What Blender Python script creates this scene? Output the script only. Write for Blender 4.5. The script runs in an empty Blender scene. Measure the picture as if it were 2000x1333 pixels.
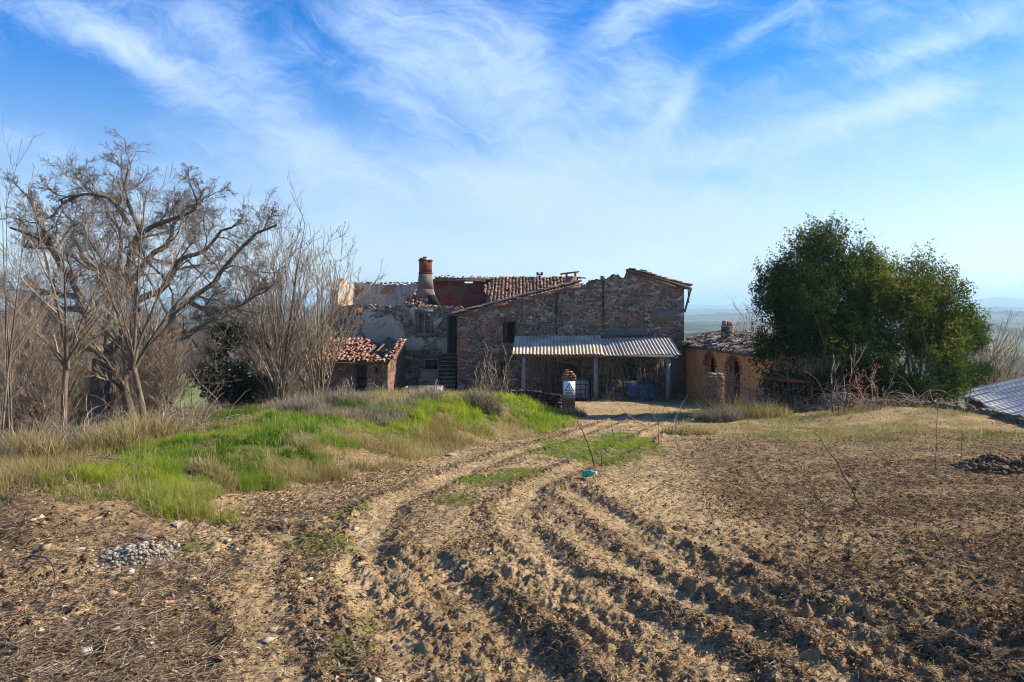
import bpy, math, random
import numpy as np
R = math.radians
rng = np.random.default_rng(7)
random.seed(7)
S = bpy.context.scene
C = S.collection
# ---------------------------------------------------------------- camera
FPX, HY, CAMZ = 1444.0, 600.0, 1.6        # focal length in photo pixels, horizon row, eye height
cd = bpy.data.cameras.new("camera"); cam = bpy.data.objects.new("camera", cd); C.objects.link(cam)
cam.location = (0, 0, CAMZ); cam.rotation_euler = (R(90), 0, 0)
cd.sensor_width = 36; cd.lens = 36 * FPX / 2000; cd.shift_y = -(666.5 - HY) / 2000
cd.clip_start = .05; cd.clip_end = 30000
S.camera = cam
# ---------------------------------------------------------------- light
SUN_EL, SUN_AZ = 32.0, 14.0     # azimuth: degrees from +x towards +y
sd = bpy.data.lights.new("sun", 'SUN'); sun = bpy.data.objects.new("sun", sd); C.objects.link(sun)
sd.energy = 5.0; sd.angle = R(.5); sd.color = (1, .87, .68)
from mathutils import Vector, Matrix
SD = Vector((math.cos(R(SUN_AZ)) * math.cos(R(SUN_EL)), math.sin(R(SUN_AZ)) * math.cos(R(SUN_EL)), math.sin(R(SUN_EL))))
sun.rotation_euler = SD.to_track_quat('Z', 'Y').to_euler()
S.view_settings.view_transform = 'Standard'; S.view_settings.look = 'None'
S.view_settings.exposure = .9; S.view_settings.gamma = 1
S.render.engine = 'CYCLES'
cy = S.cycles
cy.use_denoising = True; cy.denoiser = 'OPENIMAGEDENOISE'; cy.use_adaptive_sampling = True; cy.adaptive_threshold = .02
cy.pixel_filter_type = 'BLACKMAN_HARRIS'; cy.filter_width = 1.0
cy.max_bounces = 6; cy.diffuse_bounces = 3; cy.glossy_bounces = 1; cy.transmission_bounces = 3; cy.volume_bounces = 2
cy.transparent_max_bounces = 6; cy.caustics_reflective = False; cy.caustics_refractive = False

class NT:                       # terse node-tree builder
    def __init__(s, nt): s.nt = nt; nt.nodes.clear()
    def n(s, t, **k):
        nd = s.nt.nodes.new(t)
        for a, v in k.items():
            if a.startswith('i_'):
                key = a[2:]; key = int(key) if key.isdigit() else key
                s.set(nd, key, v)
            else: setattr(nd, a, v)
        return nd
    def set(s, nd, key, v):
        if isinstance(key, str):
            key = key.replace('_', ' ')
            sk = nd.inputs.get(key) or next(q for q in nd.inputs if q.name.lower() == key.lower())
        else: sk = nd.inputs[key]
        if isinstance(v, bpy.types.NodeSocket): s.nt.links.new(v, sk)
        else:
            if isinstance(v, (tuple, list)) and len(v) == 3 and sk.type == 'RGBA': v = (*v, 1)
            sk.default_value = v
    def m(s, op, a, b=None, c=None, clamp=False):
        nd = s.nt.nodes.new('ShaderNodeMath'); nd.operation = op; nd.use_clamp = clamp
        for i, v in enumerate((a, b, c)):
            if v is not None: s.set(nd, i, v)
        return nd.outputs[0]
    def vm(s, op, a, b=None):
        nd = s.nt.nodes.new('ShaderNodeVectorMath'); nd.operation = op
        s.set(nd, 0, a)
        if b is not None: s.set(nd, 3 if op == 'SCALE' else 1, b)
        return nd.outputs[0]
    def mix(s, f, a, b, mode='MIX'):
        nd = s.nt.nodes.new('ShaderNodeMix'); nd.data_type = 'RGBA'; nd.blend_type = mode; nd.clamp_factor = True
        s.set(nd, 0, f)
        for i, v in ((6, a), (7, b)):
            if isinstance(v, (tuple, list)): v = (*v[:3], 1)
            s.set(nd, i, v)
        return nd.outputs[2]
    def noise(s, vec, scale, detail=4, rough=.55, dist=0, out='Fac'):
        nd = s.n('ShaderNodeTexNoise'); s.nt.links.new(vec, nd.inputs['Vector'])
        nd.inputs['Scale'].default_value = scale; nd.inputs['Detail'].default_value = detail
        nd.inputs['Roughness'].default_value = rough; nd.inputs['Distortion'].default_value = dist
        return nd.outputs[out]
    def ramp(s, f, stops, interp='LINEAR'):
        nd = s.n('ShaderNodeValToRGB'); nd.color_ramp.interpolation = interp
        s.nt.links.new(f, nd.inputs[0]); e = nd.color_ramp.elements
        while len(e) < len(stops): e.new(.5)
        for i, (p, c) in enumerate(stops):
            e[i].position = p
            if not isinstance(c, (tuple, list)): c = (c, c, c)
            e[i].color = (*c[:3], 1)
        return nd.outputs[0]
    def rng(s, f, a, b, c=0., d=1., sm=False):
        nd = s.n('ShaderNodeMapRange'); nd.interpolation_type = 'SMOOTHSTEP' if sm else 'LINEAR'
        for i, v in enumerate((f, a, b, c, d)): s.set(nd, i, v)
        return nd.outputs[0]

# ---------------------------------------------------------------- sky
W = bpy.data.worlds.new("World"); S.world = W; W.use_nodes = True
t = NT(W.node_tree)
g = t.n('ShaderNodeTexCoord').outputs['Generated']
sep = t.n('ShaderNodeSeparateXYZ'); t.set(sep, 0, g)
sky = t.n('ShaderNodeTexSky'); sky.sky_type = 'NISHITA'; sky.sun_disc = False
sky.sun_elevation = R(SUN_EL); sky.sun_rotation = R(90 - SUN_AZ); sky.altitude = 300
sky.air_density = 1.0; sky.dust_density = .3; sky.ozone_density = 3.0
hs = t.n('ShaderNodeHueSaturation', i_Hue=.512, i_Saturation=1.42, i_Value=1.0); t.set(hs, 'Color', sky.outputs[0]); t.set(hs, 'Saturation', t.m('MULTIPLY_ADD', t.m('MINIMUM', t.m('MAXIMUM', sep.outputs[2], 0.), .3), 2.1, .86)); t.set(hs, 'Value', t.m('MULTIPLY_ADD', t.m('MINIMUM', t.m('MAXIMUM', sep.outputs[2], 0.), .3), .6, .84))
yy = t.m('MAXIMUM', t.m('ABSOLUTE', sep.outputs[1]), .12)
A = t.m('DIVIDE', sep.outputs[0], yy); E = t.m('DIVIDE', t.m('MAXIMUM', sep.outputs[2], 0.), yy)
def comb(x, y, z=0.):
    nd = t.n('ShaderNodeCombineXYZ'); t.set(nd, 0, x); t.set(nd, 1, y); t.set(nd, 2, z); return nd.outputs[0]
AE = comb(A, E)
wr = t.noise(AE, 3.2, 5, .6, out='Color')
wv = t.vm('SCALE', t.vm('SUBTRACT', wr, (.5, .5, .5)), .20)
AEw = t.vm('ADD', AE, wv)
def streak(ang, sx, sy, seed, det=6, rough=.6, dist=.4):
    mp = t.n('ShaderNodeMapping'); t.set(mp, 0, AEw)
    mp.inputs['Rotation'].default_value = (0, 0, R(ang)); mp.inputs['Scale'].default_value = (1, 1, 1)
    mp2 = t.n('ShaderNodeMapping'); t.set(mp2, 0, mp.outputs[0]); mp2.inputs['Scale'].default_value = (sx, sy, 1)
    mp2.inputs['Location'].default_value = (seed, seed * .7, seed * 1.3)
    return t.noise(mp2.outputs[0], 1, det, rough, dist)
def blob(a, e, ra, re, rot=0.):
    c, s_ = math.cos(R(rot)), math.sin(R(rot))
    da = t.m('SUBTRACT', A, a); de = t.m('SUBTRACT', E, e)
    u = t.m('DIVIDE', t.m('ADD', t.m('MULTIPLY', da, c), t.m('MULTIPLY', de, s_)), ra)
    v = t.m('DIVIDE', t.m('SUBTRACT', t.m('MULTIPLY', de, c), t.m('MULTIPLY', da, s_)), re)
    return t.m('EXPONENT', t.m('MULTIPLY', t.m('ADD', t.m('MULTIPLY', u, u), t.m('MULTIPLY', v, v)), -1.))
def PE(px, py): return (px - 1000) / FPX, (HY - py) / FPX
cov = None
for px, py, rx, ry, rot, w in ((800, 90, 230, 110, -22, .55), (1010, 190, 210, 150, -30, .45), (1640, 230, 300, 40, 14, .42), (1480, 60, 160, 22, 30, .4), (1780, 200, 200, 24, 16, .35), (200, 200, 160, 26, -28, .3), (560, 200, 130, 40, -40, .3), (1260, 160, 70, 110, 20, .5), (1900, 60, 230, 55, 22, .62),
                               (1330, 190, 25, 75, -35, .55), (330, 150, 260, 60, -33, .36), (470, 110, 70, 80, -50, .35), (100, 275, 130, 40, -12, .42), (390, 30, 60, 60, -60, .35),
                               (1250, 330, 420, 70, 4, .42), (620, 300, 420, 55, -10, .36), (1560, 110, 220, 40, 24, .34), (1180, 420, 420, 55, -6, .4), (1800, 330, 380, 110, 10, .34),
                               (150, 60, 190, 40, -20, .35), (1250, 30, 130, 40, 30, .4)):
    a_, e_ = PE(px, py); b_ = t.m('MULTIPLY', blob(a_, e_, rx / FPX, ry / FPX, rot), w)
    cov = b_ if cov is None else t.m('ADD', cov, b_)
for px, py, rx, ry, rot, w in ((120, 180, 190, 75, -12, .55), (1560, 100, 200, 50, 15, .3), (1120, 60, 60, 30, 40, .25), (1370, 345, 90, 22, -3, .4), (420, 250, 170, 40, -10, .3), (1800, 130, 150, 22, 20, .35), (520, 50, 50, 60, -30, .4)):
    a_, e_ = PE(px, py); cov = t.m('SUBTRACT', cov, t.m('MULTIPLY', blob(a_, e_, rx / FPX, ry / FPX, rot), w))
side = t.rng(A, -.12, .18, 0, 1, True)
stl = streak(32, 2.2, 13, 3.1); st2 = streak(-22, 2.0, 12, 8.3)
mixf = t.n('ShaderNodeMix'); t.set(mixf, 0, side); t.set(mixf, 2, stl); t.set(mixf, 3, st2)
fine = streak(10, 7, 22, 1.7, 9, .7, 1.6)
soft = t.noise(AEw, 4.5, 7, .62, .3)
dens = t.m('ADD', t.m('MULTIPLY', cov, 1.05), t.m('MULTIPLY', t.m('SUBTRACT', mixf.outputs[0], .5), 1.25))
dens = t.m('ADD', dens, t.m('MULTIPLY', t.m('SUBTRACT', fine, .5), 1.0))
dens = t.m('ADD', dens, t.m('MULTIPLY', t.m('SUBTRACT', soft, .5), 1.3))
low = t.rng(E, .0, .22, .62, 0., True)
dens = t.m('ADD', dens, low)
dens = t.rng(dens, -.25, 1.2, 0., .72, True)
cl = t.mix(t.rng(E, 0, .4, 0, 1), (3.15, 3.85, 4.85), (5.0, 6.0, 7.7))
col = t.mix(dens, hs.outputs[0], cl)
bg = t.n('ShaderNodeBackground', i_Strength=.106); t.set(bg, 'Color', col)
out = t.n('ShaderNodeOutputWorld'); t.set(out, 0, bg.outputs[0])
SKYNODE = (hs, bg)

# ---------------------------------------------------------------- helpers
def X(px, d): return (px - 1000) / FPX * d
def Z(py, d): return CAMZ - (py - HY) / FPX * d
SL = .085
def gp(px, py):                 # photo pixel -> point of the sloping ground plane
    d = CAMZ / ((py - HY) / FPX - SL); return X(px, d), d
def tag(o, label=None, cat=None, group=None, kind=None):
    if label: o['label'] = label
    if cat: o['category'] = cat
    if group: o['group'] = group
    if kind: o['kind'] = kind
    return o
def thing(name, loc, label, cat, group=None):
    o = bpy.data.objects.new(name, None); C.objects.link(o); o.location = loc; o.empty_display_size = .3
    return tag(o, label, cat, group)
def woff(o):
    v = Vector((0, 0, 0))
    while o: v += o.location; o = o.parent
    return np.array(v)
def mesh(name, V, F, mat, parent=None, tint=None, smooth=False, origin=None, attrs=None):
    V = np.asarray(V, dtype=np.float64).reshape(-1, 3)
    if not isinstance(F, (list, tuple)) or (len(F) and not isinstance(F[0], np.ndarray)): F = [np.asarray(F)]
    off = woff(parent) if parent else np.zeros(3)
    loc = np.zeros(3)
    if origin is not None: loc = np.array(origin) - off
    V = V - off - loc
    me = bpy.data.meshes.new(name)
    me.vertices.add(len(V)); me.vertices.foreach_set('co', V.astype(np.float32).ravel())
    F = [f for f in F if len(f)]
    nl = sum(f.size for f in F); nf = sum(len(f) for f in F)
    me.loops.add(nl); me.polygons.add(nf)
    me.loops.foreach_set('vertex_index', np.concatenate([f.ravel() for f in F]).astype(np.int32))
    tot = np.concatenate([np.full(len(f), f.shape[1]) for f in F]); st = np.concatenate([[0], np.cumsum(tot)[:-1]])
    me.polygons.foreach_set('loop_start', st.astype(np.int32)); me.polygons.foreach_set('loop_total', tot.astype(np.int32))
    if smooth: me.polygons.foreach_set('use_smooth', np.ones(nf, dtype=bool))
    A_ = dict(attrs or {})
    if tint is not None: A_['tint'] = tint
    for k, v in A_.items():
        at = me.attributes.new(k, 'FLOAT', 'POINT'); at.data.foreach_set('value', np.asarray(v, dtype=np.float32))
    me.update(); me.validate()
    me.materials.append(mat)
    o = bpy.data.objects.new(name, me); C.objects.link(o); o.location = loc
    if parent: o.parent = parent
    return o
class MB:                       # collects pieces into one mesh
    def __init__(s): s.V = []; s.F = []; s.T = []; s.n = 0
    def add(s, V, F, tint=None):
        V = np.asarray(V, dtype=float).reshape(-1, 3)
        F = [np.asarray(f) for f in (F if isinstance(F, list) and len(F) and isinstance(F[0], np.ndarray) else [F])]
        for f in F: s.F.append(f + s.n)
        s.V.append(V); s.n += len(V)
        s.T.append(np.full(len(V), rng.random()) if tint is None else (np.full(len(V), tint) if np.isscalar(tint) else tint))
        return s
    def box(s, a, b, tint=None):
        x0, y0, z0 = np.minimum(a, b); x1, y1, z1 = np.maximum(a, b)
        V = [(x0, y0, z0), (x1, y0, z0), (x1, y1, z0), (x0, y1, z0), (x0, y0, z1), (x1, y0, z1), (x1, y1, z1), (x0, y1, z1)]
        return s.add(V, BOXF, tint)
    def prism(s, base, top, tint=None):       # two 4-point rings
        return s.add(list(base) + list(top), BOXF, tint)
    def bar(s, p, q, w, h=None, tint=None, up=(0, 0, 1)):
        p = np.array(p, float); q = np.array(q, float); h = h or w
        d = q - p; d /= np.linalg.norm(d); u = np.cross(d, up)
        if np.linalg.norm(u) < 1e-4: u = np.cross(d, (1, 0, 0))
        u /= np.linalg.norm(u); v = np.cross(u, d); u = u * w / 2; v = v * h / 2
        return s.add([p - u - v, p + u - v, p + u + v, p - u + v, q - u - v, q + u - v, q + u + v, q - u + v], BOXF, tint)
    def build(s, name, mat, parent=None, **k):
        F3 = [f for f in s.F if f.shape[1] == 3]; F4 = [f for f in s.F if f.shape[1] == 4]
        F = ([np.concatenate(F3)] if F3 else []) + ([np.concatenate(F4)] if F4 else [])
        return mesh(name, np.concatenate(s.V), F, mat, parent, tint=np.concatenate(s.T), **k)
BOXF = np.array([(0, 3, 2, 1), (4, 5, 6, 7), (0, 1, 5, 4), (1, 2, 6, 5), (2, 3, 7, 6), (3, 0, 4, 7)])

_perm = np.random.default_rng(3).random((256, 256))
def vnoise(x, y):
    xi = np.floor(x).astype(int); yi = np.floor(y).astype(int); fx = x - xi; fy = y - yi
    fx = fx * fx * (3 - 2 * fx); fy = fy * fy * (3 - 2 * fy)
    a = _perm[xi & 255, yi & 255]; b = _perm[(xi + 1) & 255, yi & 255]; c = _perm[xi & 255, (yi + 1) & 255]; d = _perm[(xi + 1) & 255, (yi + 1) & 255]
    return (a * (1 - fx) + b * fx) * (1 - fy) + (c * (1 - fx) + d * fx) * fy - .5
def fbm(x, y, s, o=4, g_=.5, l=2.03):
    x = np.asarray(x, float) * s; y = np.asarray(y, float) * s; r = 0; a = 1
    for i in range(o):
        r = r + a * vnoise(x + 17.3 * i, y + 9.1 * i); a *= g_
        x, y = (x * .8 - y * .6) * l, (x * .6 + y * .8) * l
    return r
def sm(x): x = np.clip(x, 0, 1); return x * x * (3 - 2 * x)
def pdist(x, y, pts):            # distance to a polyline + arc position
    best = np.full(x.shape, 1e9); arc = np.zeros(x.shape); acc = 0
    for (x0, y0), (x1, y1) in zip(pts[:-1], pts[1:]):
        dx, dy = x1 - x0, y1 - y0; L = math.hypot(dx, dy)
        tt = np.clip(((x - x0) * dx + (y - y0) * dy) / (L * L), 0, 1)
        qx = x - x0 - tt * dx; qy = y - y0 - tt * dy
        d = np.hypot(qx, qy); sg = np.sign(qx * dy - qy * dx); m = d < np.abs(best)
        best = np.where(m, d * np.where(sg == 0, 1, sg), best); arc = np.where(m, acc + tt * L, arc); acc += L
    return best, arc
def smoothpoly(pts, n=6):
    p = np.array(pts, float); o = []
    q = np.vstack([2 * p[0] - p[1], p, 2 * p[-1] - p[-2]])
    for i in range(1, len(q) - 2):
        for k in range(n):
            u = k / n; a, b, c, d = q[i - 1], q[i], q[i + 1], q[i + 2]
            o.append(.5 * ((2 * b) + (c - a) * u + (2 * a - 5 * b + 4 * c - d) * u * u + (3 * b - a - 3 * c + d) * u ** 3))
    o.append(p[-1]); return [tuple(v) for v in o]

# ---------------------------------------------------------------- the lie of the land
YT = [-6, 0, 5, 7.3, 11.1, 14.7, 21.5, 25.5, 27, 60]; XT = [-3.9, -3.6, -3.3, -3.0, -2.4, -1.0, 1.5, 1.8, 1.6, 1.6]
YE = [-6, 0, 8, 11, 13, 21.5, 30, 45, 60]; XE = [-7, -7, -7.4, -7.7, -7.8, -9.2, -11, -14, -14]
YR = [-6, 0, 15, 19, 21.5, 24, 27, 31, 45, 60]; XR = [14, 14, 13.6, 13.3, 13.3, 13.2, 15.2, 16.8, 17, 17]
def s_left(x, y): return np.interp(y, YT, XT) - x
def Hbase(x, y):
    x = np.asarray(x, float); y = np.asarray(y, float)
    z = -SL * np.minimum(y, 52) - .22 * np.maximum(y - 52, 0)
    s = s_left(x, y)
    Am = np.interp(y, [-6, 0, 5, 8, 12, 18, 23, 25.5, 28, 31], [0, 0, .12, .34, .5, .66, .76, .7, .15, 0])
    z = z + Am * sm(s / 2.4) * (1 - .75 * sm((-x - 3.5) / 5.5))
    z = z + (.16 * fbm(x, y, .6, 3) + .12 * fbm(x + 7, y, 1.4, 3)) * sm(s / 1.5) * sm((30 - y) / 3)
    f = np.maximum(np.interp(y, YE, XE) - x, 0); z = z - .2 * f - .012 * np.minimum(f, 20) ** 2
    f = np.maximum(x - np.interp(y, YR, XR), 0); z = z - .5 * np.minimum(f, 8) - .15 * np.maximum(f - 8, 0)
    z = z + .42 * np.exp(-((x - 12) / 3.5) ** 2 - ((y - 22.5) / 3.6) ** 2)
    return z + .10 * fbm(x, y, .22, 3)
RUTS = [([(1250, 806), (1150, 840), (1030, 880), (900, 925), (790, 975), (725, 1035), (712, 1100), (750, 1190), (830, 1290), (900, 1420)], .20, .075),
        ([(1330, 815), (1240, 870), (1130, 915), (1050, 955), (1005, 1010), (1040, 1080), (1150, 1160), (1330, 1260), (1480, 1400)], .20, .10),
        ([(1110, 965), (1200, 1020), (1400, 1120), (1700, 1240), (1960, 1380)], .17, .10),
        ([(950, 1075), (1060, 1150), (1180, 1230), (1330, 1400)], .17, .10),
        ([(1230, 1050), (1420, 1140), (1640, 1240), (1850, 1360)], .14, .07),
        ([(830, 1100), (930, 1200), (1060, 1320), (1110, 1400)], .19, .11),
        ([(745, 1080), (830, 1180), (930, 1290), (1000, 1410)], .13, .07),
        ([(1060, 1020), (1200, 1095), (1450, 1210), (1720, 1370)], .15, .09),
        ([(1000, 1120), (1100, 1200), (1240, 1300), (1330, 1380)], .12, .07),
        ([(1330, 1040), (1500, 1110), (1800, 1210), (2050, 1300)], .14, .05),
        ([(560, 1040), (500, 1120), (500, 1220), (560, 1400)], .16, .03)]
RUTS = [(smoothpoly([gp(*p) for p in pts]), w, dp) for pts, w, dp in RUTS]
def Hfine(x, y):                 # relief of the churned soil
    z = Hbase(x, y)
    road = sm((2.2 - s_left(x, y) - 1.2) / 1.2)
    near = (y < 27) & (y > 0) & (x > -5) & (x < 12)
    xs, ys = x[near], y[near]; dz = np.zeros(xs.shape); cl = np.zeros(xs.shape); bare = np.zeros(xs.shape)
    wx = xs + .10 * fbm(xs, ys, 1.3, 3); wy = ys + .10 * fbm(xs + 40, ys, 1.3, 3)
    for pts, w, dp in RUTS:
        d, arc = pdist(wx, wy, pts); ad = np.abs(d); am = .65 + 1.0 * fbm(xs + 5, ys, .8, 2)
        dz += np.clip(am, .2, 1.4) * (-dp * .36 * np.exp(-(ad / w) ** 4) + dp * .27 * np.exp(-((ad - w * 1.55) / (w * .42)) ** 2))
        dz += dp * .28 * np.exp(-(ad / w) ** 4) * (np.abs(((arc * 6.5 + np.abs(d) * 4) % 1) - .5) - .25)
        cl += np.exp(-((ad - w * 1.5) / (w * .7)) ** 2); bare = np.maximum(bare, np.exp(-(ad / (w * 1.25)) ** 4))
    Z_ = np.zeros(x.shape); Cl = np.zeros(x.shape); B = np.zeros(x.shape)
    Z_[near] = dz; Cl[near] = np.minimum(cl, 1.3); B[near] = bare
    rough = np.abs(fbm(x, y, 7.5, 4, .62))
    rough2 = fbm(x + 9, y, 14, 4, .6)
    till = sm((x - .4 - .12 * y + 1.2 * fbm(x, y, .7, 3)) / 2.0) * sm((20 - y + 3 * fbm(x, y, .3, 3)) / 5) * (y > 0)
    Z_ = Z_ + road * (.030 * fbm(x, y, 2.2, 4) + .018 * rough2 + .010 * fbm(x, y, 38, 2)) + Cl * (.020 * rough + .030 * rough2 + .012 * fbm(x, y, 30, 2)) + till * (.018 * (rough - .15) + .020 * rough2) + .014 * (1 - B) * road * rough * 2
    lft = sm((s_left(x, y) + 1.8) / 1.5) * sm((10 - y) / 3)
    Z_ = Z_ + lft * (.04 * (rough - .15) + .028 * rough2)
    return z + Z_, B, np.clip(Cl, 0, 1), till
# sampled heights for placing things
def H(x, y): return float(Hbase(np.array([float(x)]), np.array([float(y)]))[0])
# ---------------------------------------------------------------- materials
def new_mat(name):
    m = bpy.data.materials.new(name); m.use_nodes = True
    t = NT(m.node_tree); t.out = t.n('ShaderNodeOutputMaterial')
    t.obj = t.n('ShaderNodeTexCoord').outputs['Object']
    return m, t
def attr(t, name='tint'): return t.n('ShaderNodeAttribute', attribute_name=name).outputs['Fac']
def finish(t, col, rough=.9, bump=None, bstr=.5, bdist=.03, spec=.2, metal=0.):
    b = t.n('ShaderNodeBsdfPrincipled'); t.set(b, 'Base Color', col); t.set(b, 'Roughness', rough)
    t.set(b, 'Specular IOR Level', spec); t.set(b, 'Metallic', metal)
    if bump is not None:
        bp = t.n('ShaderNodeBump', i_Strength=bstr, i_Distance=bdist); t.set(bp, 'Height', bump); t.set(b, 'Normal', bp.outputs[0])
    t.set(t.out, 0, b.outputs[0]); return b
def leafy(name, stops, trans=.35, gloss=None):
    m, t = new_mat(name); c = t.ramp(attr(t), stops)
    d = t.n('ShaderNodeBsdfDiffuse'); t.set(d, 0, c)
    tr = t.n('ShaderNodeBsdfTranslucent'); t.set(tr, 0, t.mix(.5, c, t.mix(1., c, (1, 1, .5), 'MULTIPLY')))
    mx = t.n('ShaderNodeMixShader', i_0=trans); t.set(mx, 1, d.outputs[0]); t.set(mx, 2, tr.outputs[0]); o = mx.outputs[0]
    if gloss:
        gl = t.n('ShaderNodeBsdfGlossy', i_Roughness=.42); t.set(gl, 0, (.8, .85, .8))
        m2 = t.n('ShaderNodeMixShader', i_0=gloss); t.set(m2, 1, o); t.set(m2, 2, gl.outputs[0]); o = m2.outputs[0]
    t.set(t.out, 0, o); return m
def plain(name, stops, scale=6, rough=.85, bstr=.4, bdist=.02, spec=.2, metal=0., det=6):
    m, t = new_mat(name); n1 = t.noise(t.obj, scale, det, .62, .3); n2 = t.noise(t.obj, scale * 5, 3)
    f = t.m('ADD', t.m('MULTIPLY', n1, .75), t.m('MULTIPLY', n2, .25))
    finish(t, t.ramp(f, stops), rough, n1, bstr, bdist, spec, metal); return m
def tinted(name, stops, scale=20, amt=.5, rough=.9, bstr=.5, bdist=.01):
    m, t = new_mat(name); n1 = t.noise(t.obj, scale, 4, .6)
    f = t.m('ADD', t.m('MULTIPLY', attr(t), 1 - amt), t.m('MULTIPLY', n1, amt))
    finish(t, t.ramp(f, stops), rough, n1, bstr, bdist, .15); return m
def stone(name, scale=3.4, brick=.45, plaster=.3, dark=1., plcol=(.30, .27, .22), warm=0.):
    m, t = new_mat(name)
    w = t.vm('SCALE', t.vm('SUBTRACT', t.noise(t.obj, 2.2, 3, .5, out='Color'), (.5, .5, .5)), .22)
    v = t.vm('MULTIPLY', t.vm('ADD', t.obj, w), (.75, .75, 1.5))
    vo = t.n('ShaderNodeTexVoronoi', i_Scale=scale); t.set(vo, 'Vector', v)
    ve = t.n('ShaderNodeTexVoronoi', feature='DISTANCE_TO_EDGE', i_Scale=scale); t.set(ve, 'Vector', v)
    cs = t.n('ShaderNodeSeparateColor'); t.set(cs, 0, vo.outputs['Color'])
    n1 = t.noise(t.obj, 14, 5, .65); n0 = t.noise(t.obj, .55, 5, .6, .5); nb = t.noise(t.vm('ADD', t.obj, (7, 3, 5)), .5, 5, .65, .8); npl = t.noise(t.vm('ADD', t.obj, (31, 13, 5)), .7, 6, .6, .6)
    sc = t.ramp(cs.outputs[0], [(0, (.085, .062, .042)), (.2, (.17, .135, .10)), (.4, (.115, .095, .078)), (.6, (.24, .20, .15)), (.8, (.18, .085, .055)), (1, (.44, .39, .31))])
    sc = t.mix(.55, sc, t.ramp(n1, [(.3, (.06, .05, .04)), (.75, (.42, .37, .30))]), 'OVERLAY')
    mort = t.rng(ve.outputs['Distance'], .02, .07, 1, 0, True)
    c = t.mix(t.m('MULTIPLY', mort, t.rng(n1, .35, .6, .25, 1)), sc, t.ramp(n1, [(.3, (.20, .17, .13)), (.7, (.40, .35, .28))]))
    sx = t.n('ShaderNodeSeparateXYZ'); t.set(sx, 0, t.obj)
    cb = t.n('ShaderNodeCombineXYZ'); t.set(cb, 0, t.m('ADD', sx.outputs[0], sx.outputs[1])); t.set(cb, 1, sx.outputs[2])
    br = t.n('ShaderNodeTexBrick', i_Scale=1., i_Brick_Width=.28, i_Row_Height=.075, i_Mortar_Size=.009)
    t.set(br, 'Vector', t.vm('ADD', cb.outputs[0], t.vm('SCALE', w, .12))); br.inputs['Color1'].default_value = (.20, .075, .04, 1); br.inputs['Color2'].default_value = (.26, .12, .07, 1); br.inputs['Mortar'].default_value = (.22, .18, .14, 1)
    bm = t.rng(nb, .62 - brick * .3, .66 - brick * .3, 0, 1)
    c = t.mix(bm, c, br.outputs['Color'])
    pm = t.rng(t.m('ADD', npl, t.m('MULTIPLY', n1, .12)), .80 - plaster * .4, .84 - plaster * .4, 0, 1)
    c = t.mix(pm, c, t.mix(n1, tuple(q * .72 for q in plcol), tuple(q * 1.25 for q in plcol)))
    c = t.mix(t.rng(n0, .35, .7, .5, 0), c, (.035, .03, .025))
    c = t.mix(1., c, (dark * (1 + warm), dark, dark * (1 - warm)), 'MULTIPLY')
    hgt = t.m('ADD', t.m('MULTIPLY', t.m('MINIMUM', ve.outputs['Distance'], .16), 5.), t.m('MULTIPLY', n1, .5))
    hb = t.m('ADD', t.m('MULTIPLY', br.outputs['Fac'], -.3), t.m('MULTIPLY', n1, .4))
    hm = t.n('ShaderNodeMix'); t.set(hm, 0, bm); t.set(hm, 2, hgt); t.set(hm, 3, hb)
    hp = t.n('ShaderNodeMix'); t.set(hp, 0, pm); t.set(hp, 2, hm.outputs[0]); t.set(hp, 3, t.m('ADD', .9, t.m('MULTIPLY', n1, .2)))
    finish(t, c, .95, hp.outputs[0], .9, .09, .1); return m
M = {}
M['stone'] = stone('barn_stone', 4.3, .06, .14, 2.0, warm=.02)
M['stone_house'] = stone('house_stone', 4.5, .10, .58, 1.9, (.26, .24, .19))
M['stone_low'] = stone('low_stone', 4.2, .05, .3, 1.6, (.26, .22, .16), .03)
M['stone_dark'] = stone('dry_stone', 4.5, .0, .0, .8)
def brickmat(name, c1, c2, mo):
    m, t = new_mat(name); sx = t.n('ShaderNodeSeparateXYZ'); t.set(sx, 0, t.obj)
    cb = t.n('ShaderNodeCombineXYZ'); t.set(cb, 0, t.m('ADD', sx.outputs[0], sx.outputs[1])); t.set(cb, 1, sx.outputs[2])
    br = t.n('ShaderNodeTexBrick', i_Scale=1., i_Brick_Width=.26, i_Row_Height=.068, i_Mortar_Size=.010)
    t.set(br, 'Vector', cb.outputs[0])
    for k, v in (('Color1', c1), ('Color2', c2), ('Mortar', mo)): br.inputs[k].default_value = (*v, 1)
    n = t.noise(t.obj, 9, 6, .65); c = t.mix(.6, br.outputs['Color'], t.ramp(n, [(.3, (.12, .1, .09)), (.7, (.75, .7, .62))]), 'OVERLAY')
    finish(t, c, .95, t.m('ADD', t.m('MULTIPLY', br.outputs['Fac'], -.8), n), .8, .015, .1); return m
M['brick'] = brickmat('pillar_brick', (.27, .10, .055), (.40, .18, .10), (.26, .21, .16))
M['brick_red'] = brickmat('chimney_brick', (.19, .045, .03), (.27, .07, .04), (.22, .14, .10))
M['brick_old'] = brickmat('old_brick', (.20, .085, .055), (.29, .13, .085), (.24, .19, .15))
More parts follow.
